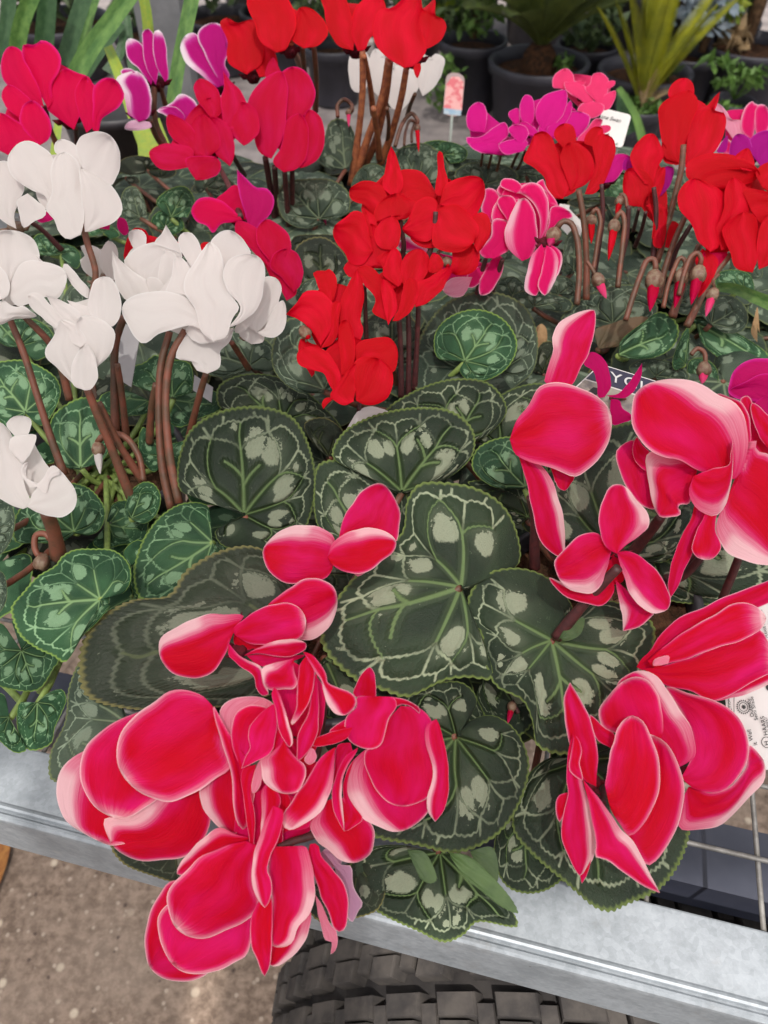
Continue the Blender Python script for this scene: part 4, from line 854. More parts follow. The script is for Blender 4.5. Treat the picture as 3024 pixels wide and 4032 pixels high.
fl(pW, 'a1', 44.5, 'white', '''
1 .1 - 1|150,1640 60,1610 -70,1500 -90,1250 -40,1080 0,1075 60,1130 100,1240 150,1330 140,1400 165,1500 200,1610
3 .1 - .9|130,1200 70,1140 40,1090 80,1045 150,1035 200,1060 197,1120 170,1175
-1 .1 - .9|110,1310 65,1260 70,1180 150,1160 234,1160 225,1220 190,1290 140,1345
-2 .1 - .8|190,1500 140,1410 150,1350 182,1338 165,1400 190,1455 250,1475 240,1495
-5 .1 - 1|175,1625 210,1540 265,1480 300,1410 345,1358 385,1385 440,1445 485,1510 498,1580 480,1640 430,1682 350,1692 250,1665
-7 .1 - .7|230,1490 280,1440 320,1370 350,1358 385,1385 390,1412 330,1440 300,1540
''')
stem(pW, 'a1', 51, 53, 52, '60,400 150,620 240,900 330,1180 420,1420')
stem(pW, 'a1', 51.5, 54.5, 50, '160,395 330,575 400,740 450,930')
stem(pW, 'P6', 50.8, 52.5, 40, '450,600 475,700 520,860 500,1000 480,1120')
stem(pW, 'a1', 48, 52, 62, '565,860 640,1050 720,1240 850,1570')
stem(pW, 'a1', 49.5, 53, 54, '640,950 760,1200 840,1330 940,1480')
stem(pW, 'a1', 51.5, 54.5, 58, '805,390 750,560 742,800 750,1140')
stem(pW, 'a1', 52, 55, 48, '760,700 790,900 820,1190')
stem(pW, 'a1', 50, 51.5, 56, '1100,490 1045,700 1030,1000 1050,1350 1110,1640')
stem(pW, 'a1', 49.5, 51, 56, '1200,480 1110,650 1075,900 1100,1300 1160,1600')
stem(pW, 'a1', 52, 55, 52, '1010,830 980,1000 970,1210')
stem(pW, 'a1', 50.5, 55, 50, '1335,760 1280,950 1220,1200')
stem(pW, 'a1', 52, 56, 44, '1500,560 1560,650 1610,730')
stem(pW, 'a2', 45.5, 48.5, 104, '300,0 350,130 380,290')
bud(pW, 'a2', 48, '330,180 290,142 235,150 225,230 250,290', (270, 325, 50), (255, 370), 'white', 40)
bud(pW, 'a1', 52.5, '930,1460 900,1300 820,1180 730,1150 640,1180', (635, 1250, 42), (650, 1415), 'white', 42)
leaf(pW, 'a2', .932, 'leafG', '648,566', '705,596 715,545 800,525 848,440 830,330 740,250 600,238 480,245 400,290 360,345 240,420 150,520 72,622 85,700 130,800 230,880 340,930 420,972 540,800 625,720 715,608', droop=.08, wave=.02)
leaf(pW, 'a2', .926, 'leafG', '1378,198', '1380,190 1360,100 1345,-40 1200,-60 1060,10 950,140 885,290 866,420 910,562 1080,572 1200,520 1340,370 1425,250 1385,205', droop=.10)
leaf(pW, 'a1', .935, 'leafG', '165,1010', '165,1020 270,1100 392,900 370,800 270,720 170,680 60,675 -70,720 -90,1000 0,1075 100,1150 160,1035', droop=.10)
leaf(pW, 'a1', .918, 'leafG', '522,1372', '535,1372 650,1340 725,1200 690,1020 620,930 540,915 430,960 340,1040 320,1150 350,1300 440,1375 515,1385', droop=.10)
leaf(pW, 'a2', .920, 'leafG', '480,128', '485,140 400,195 250,200 100,190 90,60 150,-50 260,-150 420,-190 560,-165 650,-80 682,0 650,110 580,150 490,140', droop=.08)
leaf(pW, 'a1', .924, 'leafG', '850,1700', '850,1705 810,1660 850,1520 940,1462 1000,1480 1042,1560 1010,1680 930,1735 860,1712', droop=.04, wave=.05)
leaf(pW, 'a1', .948, 'leafG', '1120,915', '1115,920 960,875 818,800 850,722 930,692 1010,640 1060,680 1160,672 1232,700 1252,800 1240,880 1130,922', droop=.04, wave=.06)
leaf(pW, 'a1', .936, 'leafG', '965,935', '960,940 800,865 660,900 640,950 745,1045 850,1035 950,1020 985,940', droop=.06)
leaf(pW, 'a1', .926, 'leafG', '1060,1300', '1060,1310 1000,1400 920,1320 895,1180 930,1108 1000,1190 1100,1215 1250,1195 1210,1300 1160,1390 1070,1310', droop=.05, wave=.05)
leaf(pW, 'a1', .932, 'leafG', '1110,930', '1112,940 1090,1060 1160,1110 1280,1060 1420,1000 1450,960 1400,880 1260,870 1130,925', droop=.05)
leaf(pW, 'a2', .940, 'leafM', '-60,150', '-60,150 -60,-60 50,-85 97,30 80,160 20,262 -40,300 -60,170', droop=.10)
leaf(pW, 'a2', .925, 'leafM', '-60,500', '-60,500 -50,370 20,395 47,500 30,605 -30,670 -60,520', droop=.05)
leaf(pW, 'a2', .888, 'leafG', '140,900', '145,895 80,700 190,780 380,960 350,1010 250,1150 100,1155 -60,1090 -80,860 0,720 130,890', droop=.08)
leaf(pW, 'a2', .882, 'leafG', '240,1235', '250,1235 300,1180 400,1150 430,1210 400,1300 355,1400 330,1500 200,1545 140,1500 108,1330 130,1235 230,1240', droop=.12, wave=.05)
leaf(pW, 'a2', .880, 'leafG', '60,1330', '60,1340 110,1440 170,1540 100,1560 -60,1400 -90,1200 20,1180 60,1320', droop=.08)
leaf(pW, 'a2', .905, 'leafG', '700,80', '700,90 600,200 650,240 780,215 930,180 960,60 880,-60 740,-60 690,60', droop=.08)
leaf(pW, 'a2', .910, 'leafG', '860,350', '850,360 800,260 900,180 1000,300 980,500 900,560 850,480 850,370', droop=.08)
leaf(pW, 'a1', .908, 'leafG', '280,1500', '280,1510 150,1560 50,1640 150,1760 350,1740 480,1680 440,1520 300,1500', droop=.08)
leaf(pW, 'P6', .935, 'leafG', '110,1260', '115,1270 30,1260 -60,1180 -80,1050 60,1100 200,1120 280,1180 300,1260 200,1340 120,1280', droop=.08)
leaf(pW, 'P6', .938, 'leafM', '420,1180', '420,1190 300,1150 340,1000 400,920 480,1000 500,1150 430,1190', droop=.05)
leaf(pW, 'P6', .945, 'leafG', '330,760', '330,770 220,760 190,700 300,700 400,720 440,770 420,840 340,790', droop=.05)
stem(pW, 'a2', 50, 48, 50, '-40,1060 60,1150 150,1240', 'stemG', 'leaf_stalk')
stem(pW, 'a2', 49, 50, 44, '385,985 330,1060 255,1165', 'stemG', 'leaf_stalk')

# ================================================================== scarlet cyclamen in the middle
pS = plant('G', 840, 850, 'scarlet cyclamen in the middle of the bench behind the big patterned leaves', GRP, z=0.92)
fl(pS, 'P7', 53.5, 'red', '''
0 .0 - .8|840,520 748,430 765,330 785,210 812,138! 840,190 880,310 900,430
2 .0 - 1|850,560 862,330 940,305 1010,315 1070,360 1110,430 1142,490 1100,560 1000,560 900,600
-1 .0 - 1|810,560 740,425 640,388 560,410 512,450 515,520 560,548 620,565 690,650 760,640
-3 .0 - 1|860,680 760,640 700,700 690,600 760,520 850,480 950,520 1000,560 930,660
3 .0 - .8|700,760 620,680 600,560 680,500 780,560 800,700
''')
fl(pS, 'P7', 52.5, 'red', '''
1 .0 - .6|1170,500 1135,490 1150,300 1145,200 1160,172! 1180,180 1200,300 1225,420
0 .0 - 1|1160,560 1215,410 1330,365 1430,355 1480,390 1492,480 1470,560 1405,662 1290,640
-2 .0 - 1|1140,600 1270,560 1390,640 1450,740 1410,840 1320,905 1200,905 1120,860 1110,720
1 .0 - 1|1390,720 1400,650 1470,618 1520,650 1537,720 1520,800 1480,870 1445,910 1410,840
-2 .0 - 1|1135,650 1142,540 1080,503 1010,530 960,600 930,680 890,740 950,800 1050,835 1115,800
2 .0 - .8|1130,880 1030,872 950,805 1010,780 1110,810 1160,860
4 .0 - 1|1400,840 1450,900 1445,1000 1395,1060 1310,1078 1250,1060 1255,960 1260,880
''')
fl(pS, 'P7', 52.5, 'red', '''
0 .0 - 1|680,900 600,620 540,612 470,660 400,720 388,780 420,850 480,920 505,985 600,1000
-2 .0 - 1|830,900 720,870 690,760 755,670 810,642 860,680 880,740 868,850
2 .0 - .8|770,1030 640,1030 520,1095 462,1010 495,980 520,880 590,780 660,700 780,800 830,900
1 .0 - .8|780,900 640,760 620,600 690,650 720,740
''')
fl(pS, 'P7', 51.5, 'red', '''
0 .0 - 1|790,1410 700,1365 670,1335 700,1260 670,1200 620,1155 580,1070 560,1030 640,1006 700,1040 740,1100 765,1200 810,1320
-3 .0 - .9|790,1440 755,1300 738,1150 755,1100 790,1130 830,1180 852,1260 850,1350 810,1400
1 .0 - 1|860,1160 755,1080 750,1050 790,930 830,868 880,920 892,1000 885,1140
2 .0 - 1|930,1190 882,1100 888,980 950,900 1020,885 1080,930 1090,1000 1035,1120
-4 .0 - 1|820,1408 872,1300 890,1200 920,1110 960,1095 1000,1130 1012,1200 980,1300 920,1370 860,1408
-2 .0 - .8|985,1308 1005,1130 1090,1090 1170,1040 1240,1013 1254,1050 1220,1110 1190,1170 1120,1240 1060,1285
3 .0 - .8|1110,1062 1085,1050 1110,920 1160,930 1192,1000 1160,1055
3 .0 - .6|800,1200 740,1000 700,960 820,900 900,1100
''')
fl(pS, 'P7', 50.5, 'red', '''
-1 .0 - 1|300,1590 250,1500 180,1425 120,1390 48,1360! 120,1280 180,1200 240,1185 300,1190 360,1240 400,1290 425,1380 370,1480
1 .0 - 1|370,1270 300,1200 260,1100 245,1060 290,1040 330,1045 350,1030 390,1050 418,1110 410,1190 385,1270
-3 .0 - .8|300,1605 370,1480 390,1270 440,1270 432,1400 420,1520 370,1585
2 .0 - 1|500,1560 430,1380 440,1280 500,1140 560,1040 600,1100 613,1250 590,1400 608,1470 580,1560 530,1590
0 .0 - .8|440,1625 340,1620 420,1540 445,1450 460,1600
5 .0 - 1|235,1815 140,1640 158,1535 230,1570 300,1600 260,1700 255,1795
''')
fl(pS, 'P7', 49.5, 'red', '''
-1 .0 - 1|400,1930 350,1850 325,1790 260,1768 190,1752 135,1712 130,1640 180,1600 250,1590 330,1620 400,1700 442,1790 440,1860
0 .0 - 1|450,1800 442,1650 428,1500 450,1410 490,1400 530,1460 550,1600 535,1730 480,1800
2 .0 - 1|560,1720 548,1600 600,1550 700,1530 800,1530 850,1590 860,1680 828,1780 740,1740
-2 .0 - 1|555,1985 548,1700 620,1668 720,1680 800,1740 828,1830 800,1940 720,2010 620,2017
-4 .0 - 1|540,1992 470,2022 400,1985 368,1950 440,1840 520,1740 552,1715 558,1850
-3 .0 - .8|395,1960 330,1970 308,2010 318,2047! 360,2000 405,1965
''')
bud(pS, 'P7', 50.8, '200,1560 150,1450', (188, 1490, 46), (215, 1540), 'red', 20)
stem(pS, 'P7', 52, 54, 45, '1135,615 1120,800 1080,950 1040,1120', 'stemD')
stem(pS, 'P7', 53.3, 55, 40, '868,620 890,760 903,860 890,960', 'stemD')
stem(pS, 'P7', 52.5, 55, 36, '618,1150 625,1350 632,1540', 'stemD')
stem(pS, 'P7', 52.5, 55.5, 44, '868,1390 880,1600 885,1960', 'stemD')
stem(pS, 'P7', 53, 56, 44, '935,1340 940,1600 935,1990', 'stemD')
stem(pS, 'P7', 53, 56.5, 44, '1010,1290 1000,1550 980,1910', 'stemD')
stem(pS, 'P7', 51.5, 54.5, 40, '580,1990 575,2080 560,2150', 'stemD')
bud(pS, 'P7', 53, '1190,880 1150,920 1190,960', (1215, 980, 36), (1225, 1020), 'red', 24)
leaf(pS, 'G', .968, 'leafG', '1004,780', '1000,782 945,772 940,720 970,685 1030,668 1088,690 1117,740 1100,790 1055,820 1010,820 993,800 1000,785', droop=.05, wave=.03)
leaf(pS, 'G', .955, 'leafM', '1075,800', '1070,810 1000,845 905,850 898,760 930,690 980,645 1060,630 1130,658 1160,720 1152,800 1105,842', droop=.06)
leaf(pS, 'G', .965, 'leafM', '700,842', '700,850 640,845 592,800 590,740 620,690 680,695 722,760 725,835', droop=.08)
leaf(pS, 'G', .930, 'leafD', '612,910', '615,915 560,885 475,880 472,835 530,808 620,820 690,870 740,935 700,965 650,935', droop=.08)
leaf(pS, 'G', .930, 'leafB', '710,985', '710,990 678,960 658,915 700,902 742,935 728,985', droop=.05)
leaf(pS, 'G', .935, 'leafM', '540,790', '545,800 480,815 430,800 400,760 440,720 520,710 590,750 590,800 550,800', droop=.05)
leaf(pS, 'G', .945, 'leafB', '850,780', '850,790 780,800 740,760 780,700 850,660 900,700 900,770 860,790', droop=.05)
# ================================================================== crimson cyclamen behind the white one
pC = plant('G', 560, 500, 'crimson cyclamen with dark stems behind the white one', GRP, z=0.94)
fl(pC, 'a0', 69, 'crimson', '''
2 .1 - 1|1380,780 1280,650 1255,560 1290,510 1360,530 1420,600 1440,720
0 .1 - 1|1450,820 1430,650 1450,560 1445,458! 1500,530 1560,590 1610,720 1550,870
3 .1 - 1|1250,970 1130,910 1080,820 1090,740 1160,760 1240,820 1280,900
-2 .0 - 1|1250,1080 1130,1100 1050,1100 990,1050 965,985 1030,940 1130,930 1250,970
-4 .1 - 1|1270,1168 1230,1110 1200,1030 1320,1010 1400,1020 1432,1060 1420,1120 1340,1162
0 .0 - 1|1490,1078 1400,1000 1330,850 1360,760 1460,790 1520,930 1510,1040
1 .0 - .8|1350,1020 1230,1000 1220,850 1300,740 1380,790 1430,940
-1 .0 - 1|1580,945 1520,890 1480,760 1560,660 1650,700 1680,850 1610,930
''')
fl(pC, 'b0', 70, 'crimson', '''
0 .1 - 1|100,1030 20,985 -20,850 -60,700 0,560 100,480 165,460 205,560 200,700 170,900
2 .2 - 1|220,800 150,700 160,480 240,430 330,470 382,580 370,680 320,740
-3 .08 - 1|180,1117 108,1050 160,960 180,850 200,780 280,735 330,800 330,1000 270,1092
-1 .1 - 1|280,1092 300,950 300,800 345,708 420,760 442,850 440,950 400,1030 330,1078
4 .0 - .7|100,600 60,480 110,370 150,440 190,560
''')
fl(pC, 'P6', 62, 'cerise', '''
0 .3 - 1|1320,575 1200,602 1160,647 1130,612 1070,582 1040,525 1080,462 1140,450 1220,480 1300,550
@magenta 1 .2 - 1|1350,600 1312,470 1295,400 1290,300! 1340,350 1400,400 1450,400 1490,460 1475,540 1410,600 1385,635
''')
fl(pC, 'P6', 61, 'crimson', '''
0 .1 - 1|1470,840 1400,770 1330,700 1280,640 1290,580 1400,620 1440,690
-2 .1 - 1|1490,830 1400,700 1400,620 1450,570 1500,590 1560,640 1587,720 1550,800
-1 .1 - 1|1600,970 1530,890 1470,830 1490,760 1560,730 1620,760 1650,850 1635,930
1 .0 - 1|1560,1015 1520,940 1470,880 1440,800 1500,820 1600,900 1612,980
''')
fl(pC, 'P6', 59, 'red', '''
0 .0 - 1|730,790 678,790 695,670 735,618 795,635 815,700 800,760
3 .0 - 1|1130,760 1090,740 1100,700 1150,700 1200,760
''')
stem(pC, 'b0', 71, 78, 46, '60,1020 90,1200 125,1420', 'stemD'); stem(pC, 'b0', 71, 78, 42, '120,1080 130,1220 150,1400', 'stemD')
stem(pC, 'b0', 71, 77, 40, '185,1110 200,1300 220,1540', 'stemD'); stem(pC, 'b0', 71.5, 78, 40, '235,1090 235,1300 255,1570', 'stemD')
stem(pC, 'P6', 70, 62, 34, '1195,290 1250,400 1310,560', 'stemD'); stem(pC, 'P6', 70, 80, 30, '1265,220 1300,280 1330,330', 'stemD')
bud(pC, 'b0', 76, '395,1530 390,1400 395,1310 425,1330', (435, 1380, 20), (455, 1465), 'pink', 30)
for C, pts, m, z in (('580,1092', '600,1095 640,980 640,880 600,800 540,768 480,790 440,900 388,1030 460,1085 570,1097', 'leafM', .962),
                     ('410,1420', '450,1450 300,1480 180,1420 138,1290 180,1190 330,1160 500,1170 600,1250 600,1370 500,1430', 'leafM', .948),
                     ('720,1190', '720,1200 620,1210 660,1110 740,1060 830,1090 850,1180 800,1225 730,1210', 'leafM', .955),
                     ('1060,1180', '1050,1185 960,1140 915,1050 920,970 1040,945 1150,960 1235,1050 1220,1180 1100,1190', 'leafM', .955),
                     ('1240,1060', '1240,1075 1170,1000 1085,930 1180,908 1280,930 1372,990 1330,1055', 'leafG', .962),
                     ('1480,1200', '1480,1210 1350,1200 1290,1120 1370,1060 1500,1060 1640,1080 1700,1150 1600,1210', 'leafM', .955),
                     ('330,1640', '330,1650 230,1620 240,1540 380,1520 560,1540 640,1640 560,1700 400,1680', 'leafB', .945)):
    leaf(pC, 'b0', z, m, C, pts, tilt=(0, -.9), droop=.05, wave=.02)
for C, pts, m, z in (('300,1180', '300,1190 180,1170 110,1000 120,880 200,815 320,800 430,870 500,980 500,1100 420,1190 320,1190', 'leafB', .940),
                     ('200,1290', '200,1300 120,1250 150,1150 230,1100 380,1110 460,1180 420,1280 300,1330', 'leafM', .935),
                     ('480,1320', '480,1330 400,1280 440,1100 520,1080 620,1180 600,1290 520,1340', 'leafM', .930)):
    leaf(pC, 'P7', z, m, C, pts, tilt=(0, -.7), droop=.05)
for C, pts, m, z in (('760,560', '760,570 670,560 660,450 690,400 740,395 790,480 800,550', 'leafM', .955),
                     ('930,560', '930,570 850,480 900,420 980,390 1020,400 1060,470 1020,560', 'leafG', .955),
                     ('900,620', '900,630 830,620 830,560 890,520 970,540 1000,620 940,660', 'leafG', .945),
                     ('1030,560', '1030,570 980,640 1040,680 1150,640 1200,600 1120,540 1040,540', 'leafM', .945),
                     ('1120,400', '1120,410 1080,430 1060,360 1130,330 1200,330 1290,400 1270,460 1180,460', 'leafM', .955),
                     ('800,300', '800,320 700,330 640,300 660,250 740,225 840,240 920,260 960,320 900,350 820,330', 'leafB', .955),
                     ('560,640', '560,650 490,660 480,600 540,570 600,600 650,660 600,680', 'leafG', .940),
                     ('270,760', '280,770 200,760 170,700 210,650 290,680 320,740', 'leafG', .945),
                     ('680,340', '680,350 640,380 600,420 620,370 640,350 740,340 760,370 700,380', 'leafB', .950)):
    leaf(pC, 'P6', z, m, C, pts, tilt=(0, -.8), droop=.05, wave=.03)

# ================================================================== far left cerise cyclamen
pL = plant('G', 60, 560, 'cerise pink cyclamen in the top left corner of the bench', GRP, z=0.96)
fl(pL, 'a0', 69, 'cerise', '''
-1 .2 - 1|285,692 180,655 60,570 10,480 15,360 60,300 130,320 165,400 250,560
1 .3 - 1|310,700 230,560 150,400 150,290 190,285 220,290 270,262 340,290 398,380 375,470 335,550 340,670
0 .1 - 1|480,842 360,755 305,700 350,520 410,445 500,470 565,500 540,680
-2 .1 - 1|560,862 500,700 490,570 560,490 600,540 625,660 610,810
-1 .3 - 1|600,842 600,680 610,560 670,508 750,515 805,620 765,700 665,765 635,855
''')
fl(pL, 'a0', 67, 'cerise', '''
-1 .3 - 1|250,948 130,800 145,690 210,650 290,715 336,830 312,905
0 .1 - 1|50,1005 -60,930 -60,780 0,730 100,780 200,860 250,950 150,940
3 .1 - 1|140,780 30,680 12,600 55,548 190,640 210,700
''')
stem(pL, 'a0', 70, 74, 40, '290,690 330,850 400,1000', 'stem'); stem(pL, 'a0', 70, 74, 36, '490,830 495,900 500,980', 'stemD'); stem(pL, 'a0', 66, 70, 36, '130,1400 260,1480 400,1620', 'stemD')
fl(pL, 'P6', 57, 'magenta', '''
0 .1 - 1|260,520 200,575 220,590 290,570 300,540 280,520
3 .1 - .7|640,560 680,570 700,640 680,660 640,620
''')
# ================================================================== purple and white
pP = plant('G', 330, 400, 'purple cyclamen with white tipped buds beside the strap leaves', GRP, z=0.96)
fl(pP, 'a0', 76, 'purplewhite', '''
1 .30 t 1|980,552 900,450 830,380 813,310 830,250 900,270 960,350 1005,450
0 .22 - 1|1010,552 940,420 925,300 925,200 965,185 1010,260 1035,400
-1 .30 t 1|1070,530 1010,420 990,280 1000,205 1030,192 1070,260 1085,400 1088,515
''')
fl(pP, 'a0', 75, 'purplewhite', '''
0 .35 ta 1|900,792 830,730 800,600 750,510 820,470 890,460 960,540 982,650 965,760
3 .3 t .8|880,640 800,500 780,460 830,440 880,470 930,600
2 .9 B .6|970,790 880,775 820,800 808,835 900,845 985,820
''')
fl(pP, 'a0', 77, 'purplewhite', '''
0 .30 ta 1|1410,568 1280,470 1200,400 1168,310 1200,230 1260,212 1320,300 1400,420 1445,545
-1 .28 - 1|1440,560 1340,380 1280,220 1330,160 1400,147 1460,190 1487,300 1460,420 1490,490
''')
fl(pP, 'a0', 74, 'purplewhite', '''
0 .25 t 1|1220,850 1060,740 1015,720 1070,690 1120,660 1160,610 1220,620 1290,700 1300,800 1250,860
-2 .4 t .7|1180,790 1080,730 1012,718 1060,690 1150,700 1200,760
''')
stem(pP, 'a0', 77, 80, 44, '1000,560 1000,740 1020,830 1080,960'); stem(pP, 'a0', 76, 80, 40, '970,780 1010,880 1060,950'); stem(pP, 'a0', 77.5, 80, 36, '1040,560 1060,640 1080,700')
# ================================================================== red on tall orange stems
pT = plant('G', 775, 395, 'red cyclamen on tall orange brown stems at the back edge of the bench', GRP, z=0.95)
fl(pT, 'b0', 71, 'red', '''
0 .1 - 1|130,342 30,270 -10,150 -60,0 0,-60 150,-60 240,50 262,150 230,250 190,325
2 .1 - 1|310,315 225,250 250,150 280,50 360,55 450,150 467,220 400,295
''')
fl(pT, 'b0', 72, 'red', '''
0 .1 - 1|630,328 540,300 470,200 440,60 420,-60 560,-60 600,50 640,180
-1 .15 - 1|660,330 610,200 640,60 720,-20 800,-40 842,60 822,170 740,250 705,322
''')
fl(pT, 'b0', 70, 'red', '''
0 .0 - 1|960,442 880,395 790,310 750,190 800,60 880,50 960,-20 1050,-60 1080,60 1080,200 1100,330 1030,425
2 .0 - 1|1070,330 1020,200 1010,90 1090,50 1160,-5 1165,100 1212,120 1232,180 1200,260 1110,315
-2 .0 - .8|1040,415 1020,440 1045,507 1070,440 1062,410
''')
fl(pT, 'a0', 74, 'red', '''
0 .0 - 1|1600,485 1480,405 1470,250 1425,145 1470,115 1540,150 1600,130 1640,125 1700,250 1700,400
1 .0 - 1|1680,500 1600,300 1640,200 1700,220 1790,360 1800,440 1760,490
''')
for d2, w, s in ((80, 46, '225,280 260,360 290,430'), (79, 40, '300,300 310,420 330,600'), (80, 40, '375,300 390,500 385,720'), (81, 50, '690,330 690,600 660,900 615,1200'),
                 (80, 42, '700,360 740,560 760,740'), (81, 54, '858,380 820,620 730,880 630,1180'), (81, 50, '870,400 840,640 780,900 710,1060'), (81, 50, '975,440 940,640 880,860 805,1070'),
                 (80, 30, '1030,610 1000,680 980,750'), (80, 44, '760,700 790,900 800,1030'), (80, 30, '850,700 860,800 850,950')):
    stem(pT, 'b0', 72, d2, w, s, 'stemO' if w > 41 else 'stem')
bud(pT, 'b0', 78, '530,760 530,680 570,645 620,680 620,740', (600, 730, 20), (602, 825), 'pink', 26); bud(pT, 'b0', 76, '900,950 950,800 1010,735 1055,790', (1045, 830, 22), (1055, 990), 'red', 26)
stem(pT, 'b0', 77, 79, 22, '960,940 970,850 1000,780 1050,800'); stem(pT, 'b0', 77, 79, 22, '1010,920 1010,860 1030,800')
fl(pT, 'b0', 84, 'white', '''
0 .1 - 1|700,605 630,590 598,430 620,340 680,320 730,360 740,500
1 .1 - 1|790,622 740,560 730,400 775,313 840,370 852,480 840,610
-1 .1 - 1|940,725 870,690 858,500 900,430 1000,440 1062,540 1000,650
0 .1 - 1|1080,625 1050,540 1060,380 1080,338 1110,400 1160,348 1222,380 1210,460 1160,560
''')
for C, pts, m, z in (('1050,1080', '1050,1100 930,1060 900,1000 960,945 1100,930 1200,1000 1250,1090 1200,1160 1080,1110', 'leafM', .965),
                     ('1220,1000', '1220,1030 1180,960 1200,920 1300,930 1370,980 1350,1040 1260,1060', 'leafG', .970),
                     ('760,1110', '760,1120 640,1160 620,1220 760,1230 900,1200 940,1120 860,1070 770,1090', 'leafM', .955),
                     ('1400,1110', '1400,1120 1290,1100 1280,1050 1380,1030 1560,1060 1640,1110 1500,1150', 'leafM', .955),
                     ('1300,1180', '1300,1190 1200,1180 1160,1130 1260,1110 1400,1130 1500,1180 1400,1220', 'leafB', .950)):
    leaf(pT, 'b0', z, m, C, pts, tilt=(0, -.9), droop=.05, wave=.02)

# ================================================================== magenta and pink double flowers
pD = plant('G', 1180, 390, 'magenta and pink frilled cyclamen in front of the background palm pots', GRP, z=0.95)
fl(pD, 'b0', 74, 'pinkrim', '''
0 .10 - 1|1480,860 1380,840 1363,750 1390,690 1440,660 1480,680 1498,760
-1 .10 - 1|1480,990 1380,945 1363,890 1440,890 1550,820 1610,790 1640,860 1580,930
-2 .10 - 1|1560,1005 1430,980 1380,930 1500,900 1660,890 1710,960 1650,1005
''', fill=0.80)
fl(pD, 'P8', 73, 'pinkrim', '''
1 .10 - 1|120,520 75,400 80,330 110,280 150,290 167,340 165,430
0 .10 - 1|220,515 175,410 215,300 310,255 370,250 378,330 350,410 290,480
-1 .10 - 1|140,540 60,470 100,450 180,500 200,540
-1 .14 - 1|270,560 250,495 320,430 400,315 412,340 390,430 320,520
-1 .10 - 1|430,560 340,500 370,400 460,388 525,420 510,480 455,545
2 .10 - 1|70,500 0,400 40,370 65,365 75,440
-2 .14 - 1|60,580 0,500 40,470 110,480 133,530 90,590
1 .10 - .8|330,560 200,540 200,480 330,470 430,520
-3 .12 - 1|100,640 -20,660 -60,600 0,570 90,560 130,580
''', fill=0.80)
fl(pD, 'P8', 78, 'pink', '''
0 .12 - 1|350,240 288,235 285,180 310,140 370,110 410,140 425,200 405,245
-1 .14 - 1|470,320 370,250 360,200 420,190 500,230 545,280 535,350
0 .10 - 1|570,335 485,232 520,220 540,150 590,137 635,170 645,230 610,320
-1 .12 - 1|590,380 570,330 620,280 687,253 682,310 640,375
-2 .2 - 1|510,430 440,385 480,330 560,320 615,350 600,400 545,430
1 .1 - .7|620,240 640,195 685,193 682,215 650,240
1 .1 - .7|440,220 430,200 490,190 494,205 460,225
''', fill=0.80)
fl(pD, 'P8', 72, 'pink', '''
0 .3 - 1|500,600 435,575 500,500 560,430 605,440 560,530 525,595
1 .1 - 1|580,520 590,480 650,478 657,500 610,530
''')
fl(pD, 'P8', 69, 'pinkrim', '''
0 .1 - 1|600,842 635,740 680,665 740,657 775,670 745,740 685,825 625,842
''')
for d2, s in ((82, '95,600 50,680 5,790'), (82, '110,640 80,720 40,790'), (82, '1480,990'), ):
    if ' ' in s: stem(pD, 'P8', 75, d2, 22, s)
stem(pD, 'b0', 75, 80, 20, '1470,990 1450,1130'); stem(pD, 'b0', 75, 80, 20, '1530,990 1490,1150'); stem(pD, 'b0', 75, 80, 22, '1590,1000 1540,1180')
for C, pts, m, z in (('120,790', '120,800 40,790 30,770 140,755 230,770 260,820 180,850 130,810', 'leafM', .955),
                     ('600,960', '600,970 480,1010 380,970 400,950 520,935 690,935 725,960 660,1000', 'leafB', .955),
                     ('640,860', '640,870 600,930 680,945 760,900 780,830 720,790 650,840', 'leafG', .955),
                     ('1000,900', '1000,920 950,940 930,900 980,870 1060,880 1120,930 1060,980', 'leafM', .955)):
    leaf(pD, 'P8', z, m, C, pts, tilt=(0, -.9), droop=.05)

# ================================================================== pink with white edged petals beside the scarlet one
pK = plant('G', 1080, 620, 'cyclamen with white edged pink globe flowers right of the scarlet one', GRP, z=0.94)
fl(pK, 'P7', 57.5, 'rosewhite', '''
0 .35 - 1|1570,780 1540,700 1463,600 1492,500 1490,450 1540,443 1590,480 1605,560 1575,680
-1 .35 - 1|1650,810 1550,690 1538,630 1580,540 1650,500 1740,520 1770,660
-3 .30 - 1|1560,955 1480,945 1450,905 1530,800 1555,670 1650,680 1740,760 1700,860 1610,930
2 .35 - 1|1650,530 1580,470 1600,420 1659,385 1740,420 1750,530
''', fill=0.86)
fl(pK, 'P8', 57, 'rosewhite', '''
-2 .25 a 1|90,1342 0,1260 -20,1150 30,1020 70,950 110,940 160,1000 182,1100 190,1200 150,1310
0 .35 - 1|180,1260 205,1150 180,1000 100,920 45,905 90,860 150,838 210,860 248,930 262,1020 250,1120 210,1210
-1 .3 - 1|0,1090 -70,960 -40,925 30,930 60,1000
1 .35 - 1|50,910 -50,860 -30,815 60,830 92,880
1 .35 - 1|205,1250 260,1100 272,1000 330,990 400,1030 414,1060 330,1092 262,1180
2 .5 - 1|260,970 240,900 180,850 225,818 245,870 300,945 318,985
''', fill=0.86)
fl(pK, 'P7', 58.5, 'rosewhite', '''
0 .9 B 1|1400,1090 1280,1090 1220,1120 1183,1180 1240,1230 1320,1233 1365,1180
1 .3 - 1|1540,960 1610,930 1625,1040 1580,1130 1530,1205 1460,1222 1450,1130
1 .3 - 1|1480,1000 1380,1050 1350,1150 1400,1170 1480,1100 1530,980
2 .6 b 1|1010,900 880,890 855,850 930,798 1000,840 1085,900 1000,917
''')
